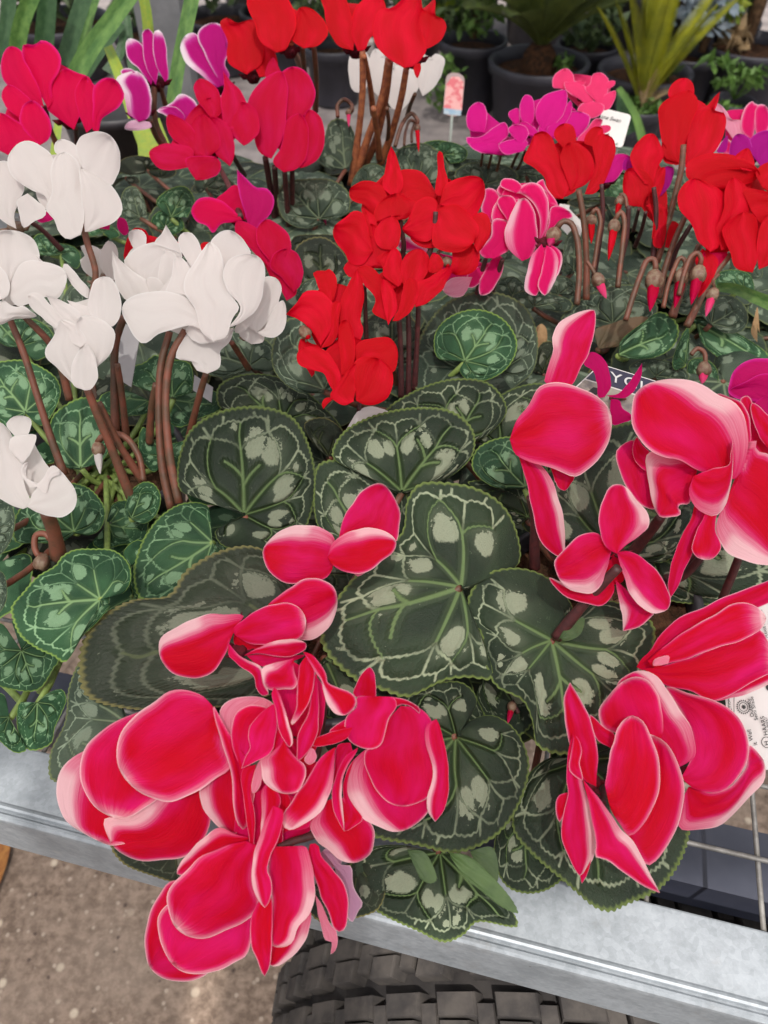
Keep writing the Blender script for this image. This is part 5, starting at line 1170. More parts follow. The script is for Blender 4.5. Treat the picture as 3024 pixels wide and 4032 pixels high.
fl(pK, 'P8', 55, 'rosewhite', '''
0 .25 a 1|215,1232 150,1310 120,1420 108,1530 180,1562 212,1450 245,1320
-2 .3 b 1|245,1240 215,1400 190,1500 235,1562 300,1470 325,1350 290,1265
-1 .35 b 1|270,1240 300,1330 270,1470 320,1430 347,1340 340,1285 300,1250
''', fill=0.86)
stem(pK, 'P7', 58, 60, 40, '1500,950 1460,1090 1430,1240', 'stemD'); stem(pK, 'P7', 58, 60, 40, '1620,960 1580,1080 1540,1200', 'stemD')
bud(pK, 'P8', 56, '440,1620 455,1400 440,1200 400,1100 350,1088 320,1120', (292, 1175, 46), (262, 1245), 'rosewhite', 38, 'stem')
for C, pts, m, z in (('30,1560', '30,1570 -60,1560 -80,1480 40,1440 160,1540 300,1560 410,1610 380,1660 200,1640 40,1590', 'leafM', .950),
                     ('420,1400', '420,1420 360,1420 350,1300 400,1150 460,1180 480,1300 460,1430', 'leafM', .950),
                     ('340,1400', '340,1420 250,1440 200,1400 300,1260 380,1290 400,1380', 'leafB', .945)):
    leaf(pK, 'P8', z, m, C, pts, tilt=(0, -.7), droop=.05)

# ================================================================== red cyclamen on the right with nodding buds
pE = plant('G', 1430, 640, 'scarlet cyclamen with a crowd of nodding buds on the right side', GRP, z=0.94)
fl(pE, 'P8', 61, 'red', '''
-2 .0 - 1|350,945 265,925 230,810 160,740 97,700 140,600 170,530 230,513 280,550 315,650 370,780 390,880
-3 .0 - 1|400,895 380,830 335,700 350,620 400,583 470,600 540,680 552,750 500,850
1 .0 - 1|350,620 293,540 310,490 360,462 410,475 432,520 425,600
0 .0 - 1|490,915 525,820 560,720 540,620 560,540 620,530 672,560 687,625 665,720 610,845 550,912
1 .0 - 1|540,610 488,590 500,530 550,485 600,490 605,540
-1 .0 - .8|330,948 270,930 250,870 330,850 430,860 430,895
''')
fl(pE, 'P8', 60, 'red', '''
-2 .0 - 1|870,850 790,730 778,680 820,590 880,535 930,530 975,600 995,655 960,740 910,860
0 .0 - 1|860,1000 760,975 733,850 760,755 840,750 910,800 930,870 875,950
-1 .0 - .7|880,985 900,1010 925,1060 918,1205 945,1120 945,1050 925,980
1 .0 - 1|925,990 970,975 1020,1040 1010,1150 980,1258 930,1245 935,1100
2 .0 - 1|1000,1255 1020,1150 1050,1085 1092,1110 1070,1205 1040,1257
1 .0 - .8|940,960 925,860 960,760 1000,740 1000,830 970,920
@purple 8 .0 - 1|780,760 735,760 740,700 780,670 820,700
@purple 8 .0 - 1|970,930 990,820 1000,740 1055,745 1055,800 1020,880
''')
fl(pE, 'P8', 61, 'red', '''
-2 .0 - 1|1100,722 1000,680 985,600 970,500 958,380 1000,320 1090,270 1150,250 1200,290 1212,360 1175,450 1135,580
2 .0 - 1|1090,320 1022,290 1030,240 1070,190 1130,172 1175,200 1189,260 1160,320
-1 .0 - 1|1130,745 1140,600 1160,450 1200,380 1270,350 1320,290 1353,260! 1337,340 1320,388 1370,390 1392,450 1372,550 1320,640 1230,705
0 .0 - .8|1070,730 995,705 985,580 1030,640 1110,600 1140,710
''')
fl(pE, 'P8', 56, 'red', '''
2 .0 - 1|1260,870 1140,810 1145,720 1230,670 1340,650 1450,670 1560,720 1610,790 1500,860 1370,880
-2 .0 - 1|1290,1285 1210,1210 1180,1120 1100,1020 1083,930 1120,850 1190,813 1280,845 1370,900 1387,1000 1335,1120 1345,1250
-1 .0 - 1|1360,1275 1330,1140 1380,1000 1385,880 1440,808 1520,865 1562,950 1520,1060 1430,1150 1410,1250
-4 .0 - 1|1560,1415 1450,1385 1420,1290 1365,1150 1420,1080 1500,1030 1572,1050 1602,1180 1592,1330
-2 .0 - 1|1600,1395 1588,1300 1600,1150 1659,1050 1780,1100 1780,1300 1659,1370
0 .0 - 1|1550,1020 1500,890 1560,880 1659,900 1780,950 1760,1070 1620,1100
1 .0 - 1|1620,870 1580,770 1659,710 1780,700 1780,890 1680,910
1 .0 - 1|1500,770 1440,690 1530,620 1567,690 1570,760
3 .0 - .8|1240,1260 1342,1335 1330,1400 1280,1500 1210,1575 1240,1450 1195,1340
@crimson 4 .0 - .6|1400,1280 1300,1290 1250,1280 1240,1350 1330,1400 1400,1330
''')
for s, d2, w in (('450,885 480,1060 500,1300 500,1590', 61, 44), ('597,850 605,1050 580,1250 545,1450', 62, 34), ('1120,600 1105,760 1060,950 1000,1180 950,1350', 61, 44), ('930,870 945,1000 940,1150 925,1330', 61, 36),
                 ('1130,1060 1060,1220 1000,1400 960,1580', 60, 44), ('1170,1110 1080,1260 1030,1400', 61, 36), ('1420,1300 1300,1450 1200,1640 1140,1760', 57, 48), ('770,990 755,1200 720,1350 700,1510', 62, 36),
                 ('880,1030 850,1150 810,1250', 63, 28), ('835,1010 800,1150', 63, 26), ('1220,1240 1150,1420 1080,1600 1050,1700', 59, 50)):
    stem(pE, 'P8', 59 if d2 > 58 else 56.5, d2, w, s, 'stemD' if w < 40 else 'stem')
bud(pE, 'P8', 55, '750,1720 800,1560 850,1420 890,1335 930,1330 945,1395', (932, 1462, 58), (905, 1665), 'crimson', 36)
bud(pE, 'P8', 56, '990,1640 1020,1500 1060,1390 1100,1320 1130,1340 1125,1395', (1105, 1442, 48), (1062, 1645), 'crimson', 30)
bud(pE, 'P8', 55.5, '1090,1560 1130,1400 1170,1310 1210,1290 1240,1340', (1213, 1425, 52), (1168, 1622), 'crimson', 32)
bud(pE, 'P8', 56, '505,1345 530,1380 555,1425', (577, 1463, 42), (628, 1582), 'pink', 24)
bud(pE, 'P8', 58, '700,1510 730,1250 742,1080 720,1025 695,1060', (676, 1120, 40), (640, 1340), 'red', 32)
bud(pE, 'P8', 60, '545,1400 575,1200 590,1080 565,1010 535,1030', (532, 1085, 34), (532, 1232), 'red', 30)
bud(pE, 'P8', 60, '760,1000 745,930 720,910', (712, 960, 30), (690, 1060), 'red', 26)
bud(pE, 'c1', 53, '1160,640 1200,600 1245,625 1255,690', (1243, 735, 46), (1232, 830), 'pink', 30)
bud(pE, 'c1', 54, '1340,120 1300,160', (1300, 250, 40), (1255, 395), 'pink', 20)
for C, pts, m, z in (('650,440', '650,445 480,470 320,410 400,320 520,240 680,190 820,195 900,250 945,350 900,405 720,420', 'leafM', .945),
                     ('690,640', '695,645 700,560 850,430 960,362 1050,410 1082,490 1040,590 940,652 800,668 710,655', 'leafG', .950),
                     ('560,600', '560,610 540,480 640,440 760,400 880,400 820,480 700,580 600,600', 'leafR', .940),
                     ('1290,440', '1290,450 1220,360 1280,270 1420,258 1500,310 1532,400 1500,480 1380,500 1300,450', 'leafM', .945),
                     ('1200,440', '1200,450 1160,400 1250,415 1400,470 1530,540 1660,640 1680,720 1450,725 1340,660 1230,560 1200,470', 'leafG', .940),
                     ('1500,200', '1500,210 1340,220 1320,130 1400,90 1540,120 1570,230 1540,300 1510,230', 'leafG', .950),
                     ('930,780', '930,790 820,790 760,720 850,670 960,670 1100,720 1150,790 1050,820 940,800', 'leafM', .930),
                     ('1120,700', '1120,710 1060,740 1040,700 1080,560 1140,460 1150,560 1140,690', 'leafG', .940),
                     ('1230,820', '1230,830 1140,760 1150,680 1230,660 1320,720 1330,830 1250,850', 'leafG', .925),
                     ('1400,800', '1400,810 1330,840 1320,760 1380,690 1460,720 1500,800 1420,820', 'leafM', .922),
                     ('200,760', '200,770 150,750 150,650 200,560 270,560 300,650 260,760', 'leafB', .925),
                     ('140,330', '140,340 20,330 0,260 60,230 240,240 390,300 380,350 240,350', 'leafM', .955),
                     ('300,250', '300,260 200,240 220,150 330,130 430,200 420,260', 'leafM', .950),
                     ('640,260', '640,270 500,260 480,180 600,150 760,170 760,250', 'leafM', .945),
                     ('1050,330', '1050,340 1000,300 1020,200 1130,180 1220,260 1180,340', 'leafM', .942),
                     ('560,300', '560,310 540,370 440,340 430,280 520,250', 'leafB', .940)):
    leaf(pE, 'c1', z, m, C, pts, tilt=(0, -.6), droop=.06, wave=.02)
leaf(pE, 'c1', .935, 'dry', '190,560', '190,620 150,560 155,470 190,440 222,470 225,560 200,625', tilt=(0, -.8), petiole=False, name='dry_leaf')
leaf(pE, 'c1', .942, 'dry', '1590,460', '1590,560 1550,500 1570,400 1590,330 1600,420 1605,500', tilt=(0, -.8), petiole=False, name='dry_leaf')
# ================================================================== magenta one with the name card
pN = plant('G', 1395, 850, 'deep magenta cyclamen with reflexed petals behind the navy name card', GRP, z=0.91)
fl(pN, 'c1', 46.5, 'magenta', '''
0 .0 - .8|600,915 640,850 622,720 580,650 510,622 465,700 520,740 552,830 560,918
1 .1 - .8|610,905 690,890 740,840 800,760 843,693! 838,780 800,860 740,918 650,915
3 .1 - .8|640,925 635,1000 650,1095 720,1080 775,1060 770,1025 720,990 695,935
''', fill=0)
stem(pN, 'c1', 47, 49, 36, '640,920 720,925 755,980 760,1030')
fl(pN, 'c1', 49, 'magenta', '''
0 .1 - 1|1700,1000 1560,960 1480,930 1410,912 1410,870 1500,820 1659,760 1780,850
2 .2 - 1|1700,960 1410,900 1410,820 1440,740 1520,680 1600,662 1720,680 1800,800
1 .0 - 1|1659,1060 1560,980 1600,930 1700,900 1780,1000
''')
# ================================================================== rose and white one at the right edge
pQ = plant('G', 1560, 420, 'pale rose cyclamen with one purple bloom at the far right edge', GRP, z=0.95)
fl(pQ, 'P8', 74, 'rosewhite', '''
0 .5 - 1|1560,570 1490,510 1493,410 1520,350 1560,320 1585,345 1600,338
-1 .5 - 1|1590,560 1570,450 1585,350 1640,345 1680,430 1640,540
1 .7 B 1|1440,570 1380,480 1320,370 1340,333 1390,380 1430,440 1490,440 1500,550
1 .5 - 1|1380,650 1330,640 1390,560 1440,600 1420,660
''')
fl(pQ, 'P8', 69, 'purple', '''
0 .1 - 1|1570,740 1420,690 1418,600 1460,530 1530,548 1565,640
-1 .1 - 1|1610,740 1550,640 1540,570 1600,520 1659,508 1780,560 1760,700
3 .1 - .8|1330,640 1380,560 1400,540 1390,640 1340,650
''')
stem(pQ, 'P8', 75, 80, 26, '1560,740 1540,900 1500,1100')
leaf(pQ, 'P8', .950, 'leafM', '1500,1400', '1500,1420 1430,1400 1420,1320 1500,1280 1600,1330 1620,1440 1540,1460', tilt=(0, -.7))
leaf(pQ, 'P8', .955, 'leafG', '1100,880', '1100,900 1060,960 1090,1020 1150,1000 1200,900 1180,830 1110,850', tilt=(0, -.8))

# ---- lower leaves that fill the plants
for idx, (pl_, m, cnt, r0, r1, zz) in enumerate(((pF, 'leafD', 12, .03, .085, .895), (pR, 'leafD', 13, .03, .095, .892), (pW, 'leafG', 20, .03, .12, .905), (pS, 'leafM', 18, .03, .12, .918), (pC, 'leafM', 46, .03, .18, .935), (pL, 'leafM', 34, .03, .16, .935),
                                (pP, 'leafM', 34, .03, .16, .935), (pT, 'leafM', 40, .03, .17, .94), (pD, 'leafM', 34, .03, .16, .94), (pK, 'leafM', 26, .03, .14, .93), (pE, 'leafM', 30, .03, .15, .93), (pN, 'leafG', 10, .02, .08, .89), (pQ, 'leafM', 26, .03, .15, .935))):
    L0 = parent_loc(pl_)
    for i in range(cnt):
        a = i*2.39996 + idx; rr_ = r0 + (r1 - r0)*math.sqrt((i + .5)/cnt)
        p = np.array([L0[0] + rr_*math.cos(a), L0[1] + rr_*math.sin(a), zz + random.uniform(-.022, .012) - rr_*0.12])
        X_, Y_ = px_of(p)
        rad = random.uniform(.026, .038)*(1.5 if zz > .925 else 1)
        tipx, tipy = px_of(p + np.array([rad*math.cos(a), rad*math.sin(a), -.01]))
        yl = 2900 + (tipx)*0.27
        if tipy > yl + 120 or (tipx > 2550 and tipy > 3150): continue
        fill_leaf(pl_, p, rad, a + random.uniform(-.5, .5), random.uniform(-.15, .4), m if random.random() < .8 else 'leafB', i + idx)
M['tagc'] = simple_mat('label_card', (0.50, 0.48, 0.47), (0.44, 0.42, 0.41), 20, 0.55, 0.3)
# ================================================================== labels and cards
def card(name, fr, D, tl, tr, bl, mat, label, cat='label', t=0.0006, dd=(0, 0, 0), parent=None, round_=0.0, group=None):
    """flat printed card: three photo corners with their depths give its real plane"""
    p = [atd(fr, np.float64(c[0]), np.float64(c[1]), (D*0.01 + e*0.01)) for c, e in zip((tl, tr, bl), dd)]
    o_, ex, ey = p[0], p[1] - p[0], p[2] - p[0]; nn = np.cross(ex, ey); nn /= np.linalg.norm(nn)
    if nn @ (CP - o_) < 0: nn = -nn
    w, h = np.linalg.norm(ex), np.linalg.norm(ey); pts = []
    if round_:
        r = round_
        for cx_, cy_, a0 in ((r/w, r/h, 180), (1 - r/w, r/h, 270), (1 - r/w, 1 - r/h, 0), (r/w, 1 - r/h, 90)):
            for q in range(7):
                a = R(a0 + q*15); pts.append((cx_ + r/w*math.cos(a), cy_ + r/h*math.sin(a)))
    else: pts = [(0, 0), (1, 0), (1, 1), (0, 1)]
    n = len(pts); vs = [o_ + ex*a + ey*b for a, b in pts] + [o_ + ex*a + ey*b - nn*t for a, b in pts]
    fs = [tuple(range(n)), tuple(reversed(range(n, 2*n)))] + [(i, i + n, (i+1) % n + n, (i+1) % n) for i in range(n)]
    ob = mesh_obj(name, vs, fs, M[mat], parent, smooth=False, origin=None if parent is not None else o_)
    if parent is None: tag(ob, label, cat, group)
    return ob, o_, ex, ey, nn
def piece(name, C_, pts, mat, lift=0.0004):
    ob, o_, ex, ey, nn = C_; vs = [o_ + ex*a + ey*b + nn*lift for a, b in pts]
    vs += [v - nn*0.0002 for v in vs]; n = len(pts)
    return mesh_obj(name, vs, [tuple(range(n)), tuple(reversed(range(n, 2*n)))] + [(i, i + n, (i+1) % n + n, (i+1) % n) for i in range(n)], M[mat], ob, smooth=False)
def text(C_, s, pos, right, up, size, mat, lift=0.0006, shear=0.0, name='lettering', w=1.0):
    """printed words on a card; pos in card units, right/up are world directions, size is the letter height in metres"""
    ob, o_, ex, ey, nn = C_; r = right/np.linalg.norm(right); u = up - r*(up @ r); u /= np.linalg.norm(u)
    cu = bpy.data.curves.new(name, 'FONT'); cu.body = s; cu.size = size*1.42; cu.extrude = 0.00005; cu.shear = shear; cu.materials.append(M[mat]); cu.space_character = w
    tt = bpy.data.objects.new(name, cu); COL.objects.link(tt); bpy.context.view_layer.update(); me = bpy.data.meshes.new_from_object(tt.evaluated_get(bpy.context.evaluated_depsgraph_get())); bpy.data.objects.remove(tt)
    t = bpy.data.objects.new(name, me); COL.objects.link(t); t.parent = ob
    p = o_ + ex*pos[0] + ey*pos[1] + nn*lift - parent_loc(ob); m = Matrix(((r[0], u[0], nn[0], p[0]), (r[1], u[1], nn[1], p[1]), (r[2], u[2], nn[2], p[2]), (0, 0, 0, 1)))
    t.matrix_local = m; return t
def dirpx(fr, D, a, b):
    return atd(fr, np.float64(b[0]), np.float64(b[1]), D*0.01) - atd(fr, np.float64(a[0]), np.float64(a[1]), D*0.01)
# printed care label at the right edge, its lines run upwards
Dl = 43.0
C1 = card('care_label', 'P4', Dl, (1190, 230), (1900, 180), (1290, 1345), 'tagc', 'white printed care label standing upright beside the right hand cyclamen', dd=(1.0, 1.0, -1.0), round_=0.004)
ra = dirpx('P4', Dl, (1440, 1000), (1418, 840)); ua = dirpx('P4', Dl, (1440, 900), (1400, 905))
def lpos(x, y):   # card units of a P4 point (affine)
    A = np.array([[1900-1190, 1290-1190], [180-230, 1345-230]], float); return tuple(np.linalg.solve(A, np.array([x - 1190, y - 230], float)))
for s, x, y, hgt in (('Outdoor', 1430, 985, 16), ('Semi Shade', 1456, 1005, 16), ('Well', 1424, 1140, 18), ('it', 1450, 1170, 18), ('CAUTION', 1295, 975, 12), ('PLEASE RECYCLE', 1526, 452, 12), ('HAARS', 1520, 1105, 19), ('NURSERY', 1536, 1085, 11)):
    text(C1, s, lpos(x, y), ra, ua, 1.5*hgt/1.7011/FPX*Dl*0.01, 'ink')
def ring(C_, c, r0, r1, n=28, star=0, name='emblem', mat='ink', lift=0.0005):
    ob, o_, ex, ey, nn = C_; cc = o_ + ex*c[0] + ey*c[1] + nn*lift; a = ex/np.linalg.norm(ex); b = np.cross(nn, a); vs = []; fs = []
    for j in range(n):
        t = 2*math.pi*j/n; k1 = r1*(1 + star*(1 if j % 2 else -1))
        vs += [cc + (a*math.cos(t) + b*math.sin(t))*r0, cc + (a*math.cos(t) + b*math.sin(t))*k1]
    fs = [(2*j, 2*j+1, (2*j+3) % (2*n), (2*j+2) % (2*n)) for j in range(n)]
    return mesh_obj(name, vs, fs, M[mat], ob, smooth=False)
px2m = 1/1.7011/FPX*Dl*0.01
ring(C1, lpos(1362, 920), 38*px2m, 43*px2m, 40, 0.16); ring(C1, lpos(1362, 920), 26*px2m, 30*px2m); ring(C1, lpos(1364, 920), 0.2*px2m, 14*px2m, 16, 0.25)
ring(C1, lpos(1512, 1152), 32*px2m, 36*px2m); text(C1, 'H', lpos(1526, 1170), ra, ua, 30*px2m, 'ink')
ring(C1, lpos(1530, 790), 0.2*px2m, 22*px2m, 20)
for q in ((1268, 700, 1302, 704, 1302, 985, 1268, 985),):
    for a, b in (((1268, 700), (1302, 700)), ((1302, 700), (1302, 985)), ((1302, 985), (1268, 985)), ((1268, 985), (1268, 700))):
        d = np.array(b) - np.array(a); L = np.linalg.norm(d); nrm2 = np.array([-d[1], d[0]])/L*1.0
        piece('frame_line', C1, [lpos(*(np.array(a) + nrm2)), lpos(*(np.array(b) + nrm2)), lpos(*(np.array(b) - nrm2)), lpos(*(np.array(a) - nrm2))], 'ink')
# navy name card
Dn = 49.0
C2 = card('name_card', 'c1', Dn, (572, 698), (1010, 834), (345, 910), 'tagw', 'navy and white name card lettered in capitals under the magenta petals', dd=(0.5, 0.5, -2.0))
piece('navy_band', C2, [(0.02, 0.03), (0.98, 0.03), (0.98, 0.46), (0.02, 0.46)], 'tagn')
M['photo'] = simple_mat('label_photo', (0.30, 0.27, 0.22), (0.10, 0.09, 0.10), 60, 0.45, 0.4)
piece('picture', C2, [(0.02, 0.50), (0.98, 0.50), (0.98, 0.97), (0.02, 0.97)], 'photo')
piece('dark_spot', C2, [(0.20, 0.62), (0.30, 0.60), (0.34, 0.72), (0.27, 0.82), (0.19, 0.76)], 'ink', 0.0007)
ex_, ey_ = C2[2], C2[3]
text(C2, 'CYCLAMEN', (0.075, 0.36), ex_, -ey_, np.linalg.norm(ey_)*0.21, 'inkw', lift=0.0008, w=1.12)
# blank white tag in front of the scarlet flowers
C3 = card('white_tag', 'P7', 52.5, (600, 2000), (860, 2080), (430, 2290), 'tagw', 'blank white plastic tag leaning between the dark leaves below the scarlet flowers', round_=0.010)
piece('embossed_line', C3, [(0.35, 0.28), (0.62, 0.20), (0.63, 0.215), (0.36, 0.30)], 'ink', 0.0003)
piece('embossed_line', C3, [(0.35, 0.28), (0.365, 0.285), (0.30, 0.50), (0.285, 0.49)], 'ink', 0.0003)
C4 = card('white_tag', 'a1', 56.0, (800, 430), (910, 500), (740, 780), 'tagg', 'grey tag half hidden behind the stems of the white cyclamen')
C5 = card('white_tag', 'a1', 55.0, (1260, 770), (1380, 850), (1250, 870), 'tagg', 'small grey tag tucked in beside the rightmost white cyclamen stem')
# handwritten card among the magenta flowers
C6 = card('name_card', 'c0', 84, (590, 700), (775, 745), (530, 915), 'tagw', 'white card with handwritten name standing among the pink frilled flowers', round_=0.004)
text(C6, 'ane Swan', (0.0, 0.30), C6[2], -C6[3], np.linalg.norm(C6[3])*0.11, 'ink', shear=0.4)
M['plastic'] = simple_mat('clear_stake', (0.35, 0.40, 0.36), (0.42, 0.46, 0.42), 20, 0.3, 0.5)
b_ = C6[1] + C6[2]*0.75 + C6[3]*0.9; mb = MB(); mb.tube([b_, b_ + np.array([0.004, 0.005, -0.02]), b_ + np.array([0.006, 0.01, -0.075])], 0.0022, 8); mb.build('stake', M['plastic'], C6[0])
C7 = card('white_tag', 'P8', 72, (330, 975), (395, 985), (300, 1110), 'tagw', 'white tag lying behind the pink globe flowers near the nodding buds', dd=(0, 0, 0))
C7b = card('white_tag', 'P8', 71, (360, 975), (480, 1100), (330, 1120), 'tagw', 'pale tag leaning between the red stems and pink globe flowers')
# picture label in the back row
M['lab_pink'] = simple_mat('label_picture_pink', (0.50, 0.09, 0.11), (0.58, 0.28, 0.27), 60, 0.45, 0.3, lo=0.45, hi=0.55)
M['lab_blue'] = simple_mat('label_picture_blue', (0.20, 0.32, 0.44), (0.34, 0.42, 0.48), 90, 0.45, 0.3)
M['lab_back'] = simple_mat('label_picture_edge', (0.38, 0.26, 0.25), (0.30, 0.24, 0.24), 60, 0.6, 0.2)
C8 = card('picture_label', 'b0', 125, (1235, 465), (1355, 480), (1210, 745), 'lab_back', 'plant label with a picture of red and pink flowers at the back of the bench', round_=0.012)
piece('picture', C8, [(0.04, 0.30), (0.30, 0.10), (0.70, 0.08), (0.97, 0.2), (0.99, 0.84), (0.02, 0.84)], 'lab_pink')
piece('blue_strip', C8, [(0.03, 0.84), (0.97, 0.84), (0.96, 0.97), (0.04, 0.97)], 'lab_blue')
b_ = C8[1] + C8[2]*0.5 + C8[3]*0.97; mb = MB(); mb.tube([b_, b_ + np.array([0, 0.006, -0.06]), b_ + np.array([0, 0.01, -0.12])], 0.002, 8); mb.build('stake', M['plastic'], C8[0])

# ================================================================== strap leaved plant and post
def strap_mat(name, c1, c2):
    m, nt = new_mat(name); k = N(nt); uv = k.n('ShaderNodeUVMap').outputs[0]; n1 = k.noise(k.scalevec(uv, (26, 2, 1)), 1.0, 4, 0.6); n2 = k.noise(k.scalevec(uv, (2, 6, 1)), 1.0, 3, 0.6)
    col = k.mix(k.ss(n2, 0.3, 0.7), c1, c2); hv = k.n('ShaderNodeHueSaturation'); k.l(col, hv.inputs['Color']); k.l(k.math('ADD', 0.75, k.math('MULTIPLY', n1, 0.5)), hv.inputs['Value'])
    b = k.n('ShaderNodeBsdfPrincipled'); k.l(hv.outputs[0], b.inputs['Base Color']); b.inputs['Roughness'].default_value = 0.4; k.l(k.bump(n1, 0.3, 0.002), b.inputs['Normal'])
    t = k.n('ShaderNodeBsdfTranslucent'); k.l(hv.outputs[0], t.inputs[0]); mx = k.n('ShaderNodeMixShader'); mx.inputs[0].default_value = 0.2; k.l(b.outputs[0], mx.inputs[1]); k.l(t.outputs[0], mx.inputs[2])
    o = k.n('ShaderNodeOutputMaterial'); k.l(mx.outputs[0], o.inputs[0]); return m
M['strapA'] = strap_mat('strap_leaf_green', (0.055, 0.15, 0.03), (0.16, 0.30, 0.07)); M['strapD'] = strap_mat('strap_leaf_dark', (0.025, 0.075, 0.025), (0.06, 0.13, 0.05)); M['strapY'] = strap_mat('strap_leaf_yellow', (0.34, 0.40, 0.04), (0.22, 0.36, 0.05))
def strap(parent, fr, D1, D2, pts, w1, w2, mat, name='leaf'):
    P, _ = parse(pts); C_ = resample(cr(P, 10), 30); s = FR[fr][2]; D = np.linspace(D1, D2, 30)*0.01
    T = np.gradient(C_, axis=0); T /= np.linalg.norm(T, axis=1)[:, None]; Nn = np.stack([-T[:, 1], T[:, 0]], 1); w = np.linspace(w1, w2, 30)
    vs = []; uv = []; m_ = 9
    for j, v in enumerate(np.linspace(-1, 1, m_)):
        q = C_ + Nn*(w*0.5*v)[:, None]; fold = 0.16*(1 - abs(v))*w/s/FPX*D
        vs.append(atd(fr, q[:, 0], q[:, 1], D + fold)); uv += [((v + 1)/2, i/29) for i in range(30)]
    X = np.vstack(vs); fs = [(j*30 + i, j*30 + i + 1, (j+1)*30 + i + 1, (j+1)*30 + i) for j in range(m_-1) for i in range(29)]
    return mesh_obj(name, X, fs, M[mat], parent, uv=uv)
pos = atd('a0', np.float64(760), np.float64(900), 0.98)
sp = empty('strap_leaf_plant', (pos[0], pos[1] + .03, BENCH), 'plant with thick pale green strap leaves in a black pot at the top left', 'potted plant')
L0 = parent_loc(sp); mb = MB(); mb.lathe([(0.001, 0.002), (0.055, 0.002), (0.07, 0.13), (0.074, 0.13), (0.074, 0.142), (0.068, 0.142), (0.066, 0.125), (0.0, 0.125)], L0, 32); mb.build('pot', M['pot'], sp)
for a in (('480,500 600,290 730,120 1000,-260', 135, 120, 'strapA', 95, 88), ('95,420 140,150 230,-90', 110, 120, 'strapA', 99, 92), ('275,400 300,100 315,-120', 135, 120, 'strapD', 101, 96),
          ('410,420 490,150 570,-90', 115, 110, 'strapD', 103, 100), ('10,420 50,100 60,-90', 110, 100, 'strapD', 104, 100), ('1110,760 1150,450 1200,200 1260,-90', 88, 100, 'strapA', 95, 90),
          ('965,230 945,60 920,-60', 72, 66, 'strapY', 96, 94), ('980,1010 880,760 790,520 700,300', 120, 60, 'strapY', 92, 95), ('1010,1010 985,900 960,780', 230, 150, 'strapY', 91, 92), ('500,520 620,360 790,150', 120, 60, 'strapD', 104, 102),
          ('520,420 560,150 640,-90', 90, 70, 'strapA', 106, 103), ('700,470 780,330 800,180', 90, 40, 'strapD', 103, 103), ('880,500 840,300 820,100', 80, 50, 'strapD', 104, 104), ('350,1020 365,900 380,780', 60, 50, 'strapY', 86, 88)):
    strap(sp, 'a0', a[4], a[5], a[0], a[1], a[2], a[3])
M['post'] = simple_mat('grey_post', (0.15, 0.155, 0.165), (0.21, 0.215, 0.225), 16, 0.5, 0.5)
pc = atd('a0', np.float64(1085), np.float64(300), 1.55); mb = MB(); mb.box((pc[0], pc[1], 1.1), (0.044, 0.03, 1.1)); po = mb.build('metal_post', M['post'], None, smooth=False, origin=(pc[0], pc[1], 0)); tag(po, 'grey square steel post behind the purple flowers', 'post')

# ================================================================== nursery stock on the ground behind
M['potbig'] = simple_mat('nursery_pot', (0.022, 0.021, 0.028), (0.038, 0.036, 0.048), 6, 0.5, 0.5, bump=0.1)
M['mulch'] = simple_mat('pot_mulch', (0.10, 0.045, 0.022), (0.035, 0.022, 0.015), 60, 0.95, 0.1, bump=1.0, bdist=0.02)
def on_ground(px, py, zr):
    return atz('G', np.float64(px), np.float64(py), zr)
def big_pot(px, py, rpx, zr, label, name='potted_plant', group='black pots standing on the ground behind', soil=True, mat='potbig'):
    c = on_ground(px, py, zr); D = (c - CP) @ FW; r = rpx/0.5486/FPX*D
    e = empty(name, (c[0], c[1], 0), label, 'potted plant', group)
    mb = MB(); mb.lathe([(0.001, 0.006), (r*0.78, 0.006), (r*0.82, 0.02), (r*0.95, zr - 0.045), (r*1.02, zr - 0.042), (r*1.05, zr - 0.008), (r*1.02, zr), (r*0.95, zr - 0.004), (r*0.92, zr - 0.04), (r*0.9, zr - 0.07)], (c[0], c[1], 0), 40); mb.build('pot', M[mat], e)
    if soil: mb = MB(); mb.lathe([(0, zr - 0.045), (r*0.5, zr - 0.04), (r*0.93, zr - 0.05)], (c[0], c[1], 0), 24); mb.build('soil', M['mulch'], e)
    return e, np.array([c[0], c[1], zr]), r
def frond_mat(name, c1, c2): return simple_mat(name, c1, c2, 14, 0.5, 0.35, trans=0.25)
M['frondG'] = frond_mat('cycad_golden', (0.34, 0.34, 0.02), (0.19, 0.21, 0.02)); M['frondD'] = frond_mat('cycad_dark', (0.06, 0.085, 0.022), (0.11, 0.14, 0.035)); M['frondC'] = frond_mat('cycad_cut_tips', (0.42, 0.30, 0.17), (0.30, 0.20, 0.10))
M['shrubA'] = frond_mat('shrub_green', (0.09, 0.18, 0.04), (0.15, 0.27, 0.06)); M['shrubB'] = frond_mat('shrub_dark', (0.045, 0.08, 0.032), (0.10, 0.14, 0.055)); M['shrubY'] = frond_mat('shrub_yellow', (0.24, 0.27, 0.02), (0.13, 0.22, 0.03)); M['bark'] = simple_mat('bark', (0.22, 0.13, 0.07), (0.10, 0.06, 0.035), 50, 0.9, 0.2, bump=0.8)
M['blueg'] = frond_mat('foliage_bluish', (0.16, 0.22, 0.26), (0.30, 0.34, 0.38))
